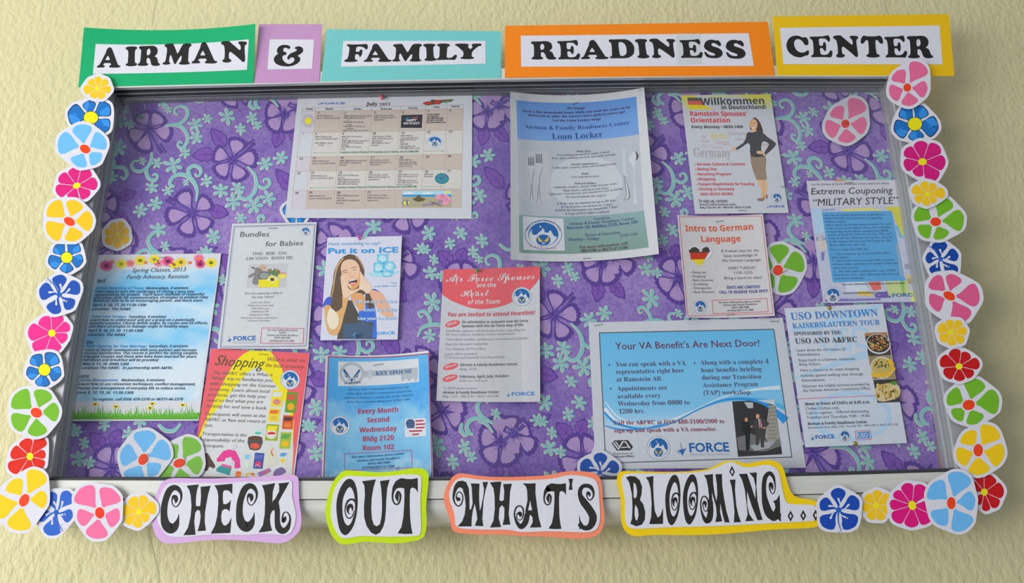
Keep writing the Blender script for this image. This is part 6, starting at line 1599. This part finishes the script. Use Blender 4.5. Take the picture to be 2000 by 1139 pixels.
it.poly([(290,975),(300,950),(345,940),(355,1000),(345,1020),(270,1000)], (206, 206, 214), 6); it.poly([(268,995),(348,1015),(345,1036),(262,1014)], (226, 90, 150), 7)
it.poly([(258,1010),(345,1036),(330,1092),(222,1058),(222,1036)], (60, 150, 150), 6)
for k in range(7): it.line((265 + k*12, 1014 + k*3), (236 + k*15, 1058 + k*5), 2, (40, 116, 120), 7)
it.stroke([(352, 888, 3), (372, 870, 3), (392, 858, 3), (382, 842, 3), (368, 848, 3)], (150, 180, 206), 7)
it.poly([(125,920),(150,910),(180,960),(212,1010),(200,1035),(165,1020),(150,1050),(125,1055),(118,1010)], (84, 64, 60), 5, cr=2)
pack(446, 905, 494, 1040, (206, 206, 206), 12, (120, 190, 220), (200, 224, 190)); pack(524, 905, 602, 1035, (60, 76, 150), 16, (84, 100, 176), (206, 60, 110))
it.stroke([(536, 1024, 3), (560, 1004, 4), (588, 1028, 3)], (206, 210, 224), 8)
it.poly([(640,880),(670,830),(690,870),(730,960),(720,1010),(630,1030),(610,1000)], (206, 206, 190), 5, cr=1); it.stroke([(690, 870, 4), (676, 900, 12), (690, 930, 10)], (214, 110, 60), 6)
pack(734, 892, 796, 1000, (206, 214, 206), 16, (90, 150, 206), (232, 196, 70)); pack(376, 1056, 420, 1110, (220, 130, 60), 8, (226, 90, 70)); 
it.ring(500, 1095, 36, 26, 12, (232, 180, 60), 5); it.ell(522, 1082, 12, 10, (206, 90, 60), 6)
it.poly([(560,1070),(660,1030),(675,1060),(580,1105)], (150, 110, 180), 5); it.poly([(600,1070),(655,1045),(662,1056),(610,1082)], (214, 90, 90), 6)
it.poly([(690,1080),(710,1045),(760,1025),(790,1045),(790,1070),(740,1095),(700,1100)], (120, 100, 150), 5, cr=2)
it.part('printed_text')
DG = (92, 80, 44)
it.text('Shopping', (200, 182), (600, 210), 84, 'noto', DG, slant=.28)
it.text('What is what on', (632, 150), (945, 160), 34, 'notoi', (150, 92, 70), slant=.1); it.text('the local economy', (620, 198), (938, 212), 34, 'notoi', (150, 92, 70), slant=.1)
GT = (112, 108, 104)
it.lines([('The A&FRC offers a What is', 186, 258, 684, 276), ('What? trip to familiarize you', 177, 302, 684, 322), ('with shopping on the German', 166, 346, 708, 368), ('economy. Learn about local', 158, 392, 658, 412), ('products, get the help you', 150, 437, 626, 455), ('need to find what you are', 142, 484, 606, 498),
          ('looking for and save a buck.', 136, 530, 638, 550), ('Participants will meet at the', 128, 596, 625, 614), ('A&FRC at 9am and return at', 120, 642, 625, 660), ('1pm.', 112, 690, 194, 692), ('Transportation is the', 100, 760, 468, 772), ('responsibility of the', 92, 808, 452, 820), ('participant.', 84, 858, 284, 862)], 27, 'noto', GT, slant=.16)
it.text('To plan your next visit', (44, 1108), (300, 1116), 20, 'noto', GT)
it.end()
emblem(it, 830, 304, 80, 80, 5)
shop = it.done('red and yellow Shopping flyer above the CHECK banner', 'flyer', 'flyers in the case')

# ---- Bundles for Babies flyer
it = Item(-0.0042)
it.sheet('paper_flyer', [(453.5, 437), (618.5, 434), (602, 682), (424.5, 681)], M((198, 200, 202)))
it.ctx(410, 420, 4.218)
it.part('printed_border')
it.frame([(200, 95), (866, 78), (792, 1080), (86, 1090)], 5, (92, 96, 150), 3); it.frame([(210, 104), (856, 88), (782, 1070), (98, 1080)], 1.6, (120, 124, 160), 3); it.frame([(428, 930), (774, 936), (768, 1060), (416, 1056)], 5, (190, 60, 90), 3)
it.part('printed_text')
it.text('Bundles', (242, 182), (488, 178), 44, 'noto', (92, 94, 98), slant=.08); it.text('for Babies', (456, 260), (768, 250), 42, 'noto', (92, 94, 98), slant=.08)
it.text('TIME:  0830 - 1245', (348, 332), (632, 326), 24, 'serif', (120, 120, 126)); it.text('LOCATION:  ROOM 105', (296, 372), (680, 364), 25, 'serif', (120, 120, 126))
it.lines([('Are you expecting a baby in', 286, 656, 594, 650), ('the near future?', 343, 686, 526, 682)], 19, 'noto', (124, 126, 130), .08)
it.lines([('Learn more about:', 336, 728, 496, 726), ('Taking Care of your baby', 307, 752, 523, 752), ('Child Safety seats', 335, 778, 490, 776), ('Child/Infant CPR', 337, 804, 482, 802), ('Budgeting for baby', 323, 829, 490, 827), ('Taking care of babies teeth & gums', 250, 855, 562, 854), ('Lactation Consultant', 310, 878, 494, 877)], 15, 'noto', (134, 134, 140), .1)
it.lines([('For more information please', 474, 954, 722, 957), ('contact', 566, 974, 626, 975), ('Airman and Family Readiness', 468, 996, 726, 999), ('(DSN) 480-5900', 530, 1017, 660, 1020), ('(COMM) 06371-47-5900', 492, 1044, 692, 1046)], 14, 'serifb', (130, 118, 128))
it.end()
it.part('printed_picture', 'printed photograph of a plush animal in a yellow bowl with a daisy')
it.rect([(322, 406), (640, 400), (626, 595), (302, 600)], M((186, 186, 190)), 3)
it.poly([(372,440),(400,432),(430,445),(440,470),(470,480),(430,540),(390,575),(355,570),(350,540),(365,500),(340,515),(312,515),(330,490),(365,475)], (128, 124, 122), 5, cr=2)
it.poly([(412,425),(430,405),(462,425),(462,450),(430,455)], (190, 160, 130), 6, cr=2); it.poly([(336,428),(366,430),(372,446),(350,442)], (90, 86, 84), 6)
it.ell(448, 498, 50, 34, (96, 98, 98), 7, -.1); it.ell(448, 500, 40, 26, (140, 148, 144), 8, -.1)
it.poly([(402,535),(580,520),(565,595),(402,597)], (222, 208, 30), 9, cr=0)
it.poly([(470,455),(520,442),(578,460),(570,500),(520,500)], (96, 120, 80), 7, cr=2); it.poly([(560,488),(632,482),(620,520),(580,522)], (226, 212, 60), 8); it.ell(604, 482, 28, 8, (206, 140, 150), 9)
for k in range(12):
    a = k*PI/6; it.stroke([(514 + 12*math.cos(a), 532 + 10*math.sin(a), 8), (514 + 40*math.cos(a), 532 + 34*math.sin(a), 16)], (232, 214, 60) if k % 3 else (214, 214, 206), 10, cap=False)
it.ell(514, 532, 17, 14, (84, 70, 40), 12)
for x, y, c in ((490, 455, (206, 90, 110)), (515, 450, (220, 220, 220)), (545, 458, (200, 130, 60)), (570, 462, (200, 80, 90))): it.ell(x, y, 9, 7, c, 10, n=8)
it.end()
emblem(it, 788, 137, 40, 38, 4)
force(it, 190, 1036, 376, 1032, 36, (34, 100, 178), ('SUPPORT SQUADRON', 186, 1058, 378, 1056, 12))
bab = it.done('grey-bordered Bundles for Babies flyer with plush toy picture', 'flyer', 'flyers in the case')

# ---- Spring classes flyer
it = Item(-0.0026)
it.sheet('paper_flyer', [(192.5, 498), (432, 495), (388, 822), (136, 822.5)], M((204, 204, 208)))
it.ctx(0, 280, 3.796)
it.part('printed_picture')
sp = ramp_mat('print_spring_sky', [(0.0, (150, 200, 224)), (0.12, (206, 216, 224)), (0.25, (196, 214, 226)), (0.40, (122, 190, 226)), (0.62, (190, 212, 226)), (0.78, (110, 186, 226)), (0.95, (186, 208, 222))], noise=.5, scale=2.4, stretch=(1, 1, 2))
it.rect([(720, 940), (1620, 930), (1470, 1910), (562, 1912)], sp, 1)
def daisy(x, y, r, c, c2):
    for k in range(14):
        a = k*2*PI/14; it.stroke([(x, y, r*.1), (x + r*.6*math.cos(a), y + r*.5*math.sin(a), r*.26), (x + r*math.cos(a), y + r*.85*math.sin(a), r*.10)], c, 3, 2, cap=False)
    it.ell(x, y, r*.34, r*.28, c2, 5, n=12)
MGD = (204, 60, 130); YD = (238, 204, 30)
for x, y, r, c, c2 in ((788, 908, 52, MGD, (110, 40, 60)), (900, 895, 44, YD, (140, 150, 40)), (966, 890, 36, (226, 110, 130), (196, 120, 80)), (1040, 870, 48, YD, (110, 120, 30)), (1145, 862, 46, YD, (140, 140, 40)), (1175, 890, 36, (226, 120, 140), (150, 90, 60)),
    (1245, 875, 50, (214, 60, 130), (90, 40, 50)), (1290, 900, 40, YD, (140, 100, 40)), (1342, 882, 44, (240, 190, 30), (110, 120, 40)), (1475, 855, 42, (226, 100, 140), (220, 120, 60)), (1485, 895, 40, (206, 40, 110), (80, 30, 40)), (1565, 886, 46, YD, (110, 110, 30))):
    daisy(x, y, r, c, c2)
for x, y in ((832, 880), (1080, 884), (1408, 886)): it.ell(x, y, 16, 12, (206, 120, 80), 5, n=10)
it.part('printed_text')
SD = (70, 74, 82)
it.text('Spring Classes, 2013', (977, 957), (1376, 950), 31, 'noto', SD, slant=.2); it.text('Family Advocacy, Ramstein', (937, 1006), (1396, 1001), 31, 'noto', SD, slant=.2)
it.text('April', (718, 1028), (782, 1027), 20, 'notobi', (50, 52, 62)); it.line((718, 1033), (782, 1032), 3, (50, 52, 62), 4)
it.ctx(0, 560, 3.796)
DB = (48, 66, 92); LBL = (50, 132, 190)
for s, x0, y0, x1, y1 in (('Active Parenting of Teens:', 708, 20, 1066, 21), ('Tame Your Temper:', 672, 230, 938, 233), ('PREP: Fighting for Your Marriage:', 632, 452, 1088, 452), ('Stress Management:', 588, 702, 876, 703)):
    it.text(s, (x0, y0), (x1, y1), 19, 'notobi', LBL)
sr = [('Wednesdays, 4 sessions', 1078, 22, 1394, 19), ('Learn how to turn the challenges of raising a teen into', 704, 46, 1436, 46), ('opportunities for growth.  You\'ll learn: methods of respectful', 700, 70, 1512, 66), ('discipline, skills for communication, strategies to prevent risky', 696, 93, 1540, 88), ('behavior, how to be an encouraging parent.. and much more.', 692, 114, 1504, 112),
      ('April 3, 10, 17, 24 11:30-1300', 686, 145, 1082, 146), ('Location:  The HAWC', 680, 174, 970, 177), ('Tuesdays, 4 sessions', 950, 233, 1230, 232), ('Learn how to understand and get a grasp on a potentially', 666, 257, 1442, 256), ('harmful emotion. Clearly define anger, its causes and its effects,', 660, 281, 1538, 279), ('and learn strategies to manage anger in healthy ways.', 656, 304, 1396, 304),
      ('April 9, 16, 23 ,30  11:30-1300', 652, 334, 1058, 337), ('Location: The HAWC', 646, 364, 932, 367), ('May', 637, 419, 692, 420), ('Saturdays, 3 sessions', 1100, 452, 1392, 450), ('Learn to better communicate with your partner and increase', 626, 478, 1456, 480), ('marital satisfaction. This course is perfect for dating couples,', 620, 502, 1466, 502),
      ('engaged couples and those who have been married for years.', 616, 527, 1458, 528), ('Handouts and breakfast will be provided.', 612, 552, 1176, 554), ('May 4, 11, 18  0900-1200', 608, 582, 952, 584), ('Location: The HAWC.  In partnership with A&FRC.', 602, 612, 1284, 612), ('June', 592, 670, 660, 671), ('Wednesdays, 4 sessions', 896, 703, 1220, 702),
      ('Learn how to use relaxation techniques, conflict management,', 582, 731, 1448, 733), ('humor and management of everyday life to reduce stress.', 577, 762, 1376, 763), ('June 5, 12, 19, 26  11:30-1300', 572, 794, 988, 796), ('To register, call DSN: 479-2370 or 06371-46-2370', 682, 845, 1354, 844)]
it.lines(sr, 19, 'notobi', DB); it.line((637, 424), (692, 425), 3, DB, 4); it.line((592, 675), (660, 676), 3, DB, 4)
it.part('printed_picture', 'printed strip of grass with yellow flowers')
GR = (84, 158, 40)
it.poly([(536,985),(560,945),(700,940),(1000,950),(1300,945),(1475,935),(1470,985)], GR, 3)
for k in range(120):
    x = 545 + k*7.8; h = random.uniform(30, 95) * (1.0 if 5 < (k % 17) < 12 else .7); l = random.uniform(-20, 24)
    it.poly([(x - 5, 962), (x + 6, 962), (x + l, 958 - h)], (84, 160, 40) if k % 3 else (120, 190, 70), 4)
for x, y in ((705, 872), (860, 890), (1130, 868), (1112, 900), (1355, 878)):
    for a in range(6): it.line((x, y), (x + 26*math.cos(a*PI/3), y + 14*math.sin(a*PI/3)), 9, (230, 206, 20), 5)
    it.line((x, y + 8), (x - 4, 960), 2, GR, 3)
it.end()
spr = it.done('Spring Classes 2013 flyer with daisy row and grass strip', 'flyer', 'flyers in the case')

# ------------------------------------------------------------------ flowers inside the case
gi = 'paper flower cut-outs inside the case'
flower(c4, 'T5', (650,918), [(575,795),(765,745),(808,920),(660,1060),(505,972)], PINK, 'pink paper flower stapled inside, right of the Willkommen flyer', y=-.004, cr=(31,31), grp=gi)
flower(c5, 'T7', (875,675), [(905,580),(830,592),(778,655),(785,740),(865,775),(948,735),(950,635)], (220, 172, 40), 'small golden paper flower inside, above the spring classes flyer', y=-.003, cr=(15,15), grp=gi)
flower((1310,410,4.954), 'T5', (1038,585), [(1078,335),(1268,450),(1165,775),(900,720),(860,500)], GREEN, 'green paper flower inside, half behind the German language flyer', y=-.0014, cr=(48,52), crot=.3, grp=gi)
flower(c7, 'T5', (1330,250), [(1250,120),(1460,80),(1502,250),(1340,400),(1160,370)], (116, 174, 60), 'green paper flower inside, bottom left overlapping the shopping flyer', y=-.0045, cr=(46,32), crot=-.3, grp=gi)
flower(c7, 'T5', (1062,222), [(1105,10),(1245,110),(1165,330),(985,400),(893,180)], (104, 172, 222), 'light blue paper flower inside at the bottom left', y=-.0062, cr=(34,44), crot=.5, grp=gi)
flower((1110,870,16.275), 'H', (1000,860), [(1020,235),(1600,640),(1360,1180),(700,1200),(400,560)], (26, 74, 158), 'navy blue hibiscus cut-out inside, between the orange and yellow banners', y=-.006, cr=(20,20), grp=gi)
flower((540,300,4.9525), 'B5', (190,560), [(130,665),(255,665),(320,540),(190,450),(60,540)], BL1, 'blue paper flower mostly hidden behind the calendar\'s bottom edge', y=-.0012, grp=gi)

# ------------------------------------------------------------------ pins and staples
def pin(px, py, y, col, label, r=0.0030, clear=True):
    c = P(px, py, y)
    e = bpy.data.objects.new('push_pin', None); COL.objects.link(e); e.location = c
    m, nt, b = new_mat('pin_plastic_%d_%d_%d' % col)
    b.inputs['Base Color'].default_value = alb(col); b.inputs['Roughness'].default_value = .15
    if clear: b.inputs['Transmission Weight'].default_value = .35
    m2 = MB(); N, R = 16, 9
    prof = [(0, -.0088), (.0013, -.0086), (.0024, -.0078), (.0030, -.0064), (.0028, -.0050), (.0020, -.0040), (.0015, -.0032), (.0017, -.0016), (.0028, -.0008), (.0028, 0.0)]
    k = r / .003
    for i, (rr, yy) in enumerate(prof):
        for j in range(N):
            a = 2*PI*j/N; m2.v.append((rr*k*math.cos(a), yy*k, rr*k*math.sin(a)))
    mi = m2.m(m)
    for i in range(len(prof)-1):
        for j in range(N): m2.f.append((i*N+j, i*N+(j+1) % N, (i+1)*N+(j+1) % N, (i+1)*N+j)); m2.mi.append(mi)
    m2.build('pin_head', e, (0, 0, 0), True)
    m3 = MB(); m3.box((-.0004, 0, -.0004), (.0004, .006, .0004), M((180, 180, 180), .3, .9, kind='steel')); m3.build('needle', e)
    tag(e, label, 'push pin', 'push pins')
def tack(px, py, y, col, label, r=.0033):
    c = P(px, py, y)
    m2 = MB(); N = 18
    prof = [(0, -.0024), (.3, -.0023), (.6, -.0019), (.85, -.0011), (1, -.0002), (1, 0)]
    mt = M(col, .25, .9, kind='metal')
    for rr, yy in prof:
        for j in range(N): a = 2*PI*j/N; m2.v.append((rr*r*math.cos(a), yy, rr*r*math.sin(a)))
    mi = m2.m(mt)
    for i in range(len(prof)-1):
        for j in range(N): m2.f.append((i*N+j, i*N+(j+1) % N, (i+1)*N+(j+1) % N, (i+1)*N+j)); m2.mi.append(mi)
    o = m2.build('thumb_tack', None, (0, 0, 0), True); o.location = c
    tag(o, label, 'thumb tack', 'domed thumb tacks')
pin(746, 192.5, -.0023, (232, 70, 80), 'clear red push pin at the top of the July calendar')
pin(702, 466, -.0063, (206, 60, 176), 'magenta push pin at the top of the shouting woman flyer', .0028)
pin(694.5, 657, -.0063, (0, 130, 176), 'teal push pin at the bottom of the shouting woman flyer', .0028)
pin(932, 530, -.0031, (10, 150, 70), 'green push pin holding the coral-topped flyer', .0029)
pin(276, 230, -.0003, (0, 160, 80), 'green push pin alone on the fabric at the upper left', .0026)
GO = (176, 152, 70); SI = (170, 166, 158)
tack(1619.5, 601.5, -.0056, GO, 'brass thumb tack at the top of the downtown tour flyer'); tack(1670, 866.5, -.0056, GO, 'brass thumb tack at the bottom of the downtown tour flyer')
tack(1712, 189, -.0003, SI, 'steel thumb tack in the fabric\'s upper right corner', .0028); tack(1845, 914, -.0003, SI, 'steel thumb tack in the fabric\'s lower right corner', .0034)
def staple(px, py, L, ang, y, label):
    c = P(px, py, y)
    mt = M((120, 118, 116), .35, .8, kind='wire')
    m2 = MB(); h = L/2 * .00074; a = math.radians(ang); ca, sa = math.cos(a), math.sin(a); r = .00030
    for s0, s1, y0, y1 in ((-h, h, -.0009, -.0004), (-h, -h + 2*r, -.0009, .0006), (h - 2*r, h, -.0009, .0006)):
        vs = [(x*ca - z*sa, yy, x*sa + z*ca) for x in (s0, s1) for yy in (y0, y1) for z in (-r, r)]
        m2.add(vs, [(0, 1, 3, 2), (4, 6, 7, 5), (0, 4, 5, 1), (2, 3, 7, 6), (0, 2, 6, 4), (1, 5, 7, 3)], mt)
    o = m2.build('staple', None, (0, 0, 0)); o.location = c
    tag(o, label, 'staple', 'staples')
for a in ((1124, 202.5, 13, 28, -.0038, 'staple at the top centre of the Loan Locker flyer'), (1146, 505, 16, 5, -.0038, 'staple at the bottom of the Loan Locker flyer'), (1250, 177, 7, 25, -.0196, 'short staple in the Loan Locker flyer\'s upper right corner'),
          (1168.5, 635, 17, 10, -.0019, 'staple in the blue benefits slide\'s upper left corner'), (1513, 628, 17, 1, -.0019, 'staple in the blue benefits slide\'s upper right corner'), (1405, 432.5, 17, 10, -.0032, 'staple near the top of the German language flyer'),
          (1427, 615, 15, 10, -.0030, 'staple at the bottom of the German language flyer'), (1420, 194, 13, -2, -.0043, 'staple at the top of the Willkommen flyer'), (1450, 411.5, 16, 0, -.0043, 'staple at the bottom of the Willkommen flyer'),
          (1529, 365, 8, 0, -.0043, 'staple on the right edge of the Willkommen flyer'), (533, 446, 17, 0, -.0045, 'staple at the top of the Bundles for Babies flyer'), (515, 692.5, 17, -5, -.0023, 'staple at the top of the Shopping flyer'),
          (739, 712.5, 18, 8, -.0034, 'staple above the key picture on the Key Spouse flyer'), (1658, 357, 15, 3, -.0033, 'staple at the top of the coupon flyer'), (1652.5, 241, 10, 6, -.0048, 'staple through the pink flower inside the case'),
          (1533, 530, 13, 30, -.0020, 'staple through the green flower beside the German language flyer'), (287.5, 894, 14, 88, -.0070, 'upright staple in the light blue flower\'s centre'), (360, 901, 14, 88, -.0053, 'upright staple in the green flower\'s centre'),
          (318, 503, 15, 2, -.0029, 'staple at the top of the spring classes flyer')):
    staple(*a)
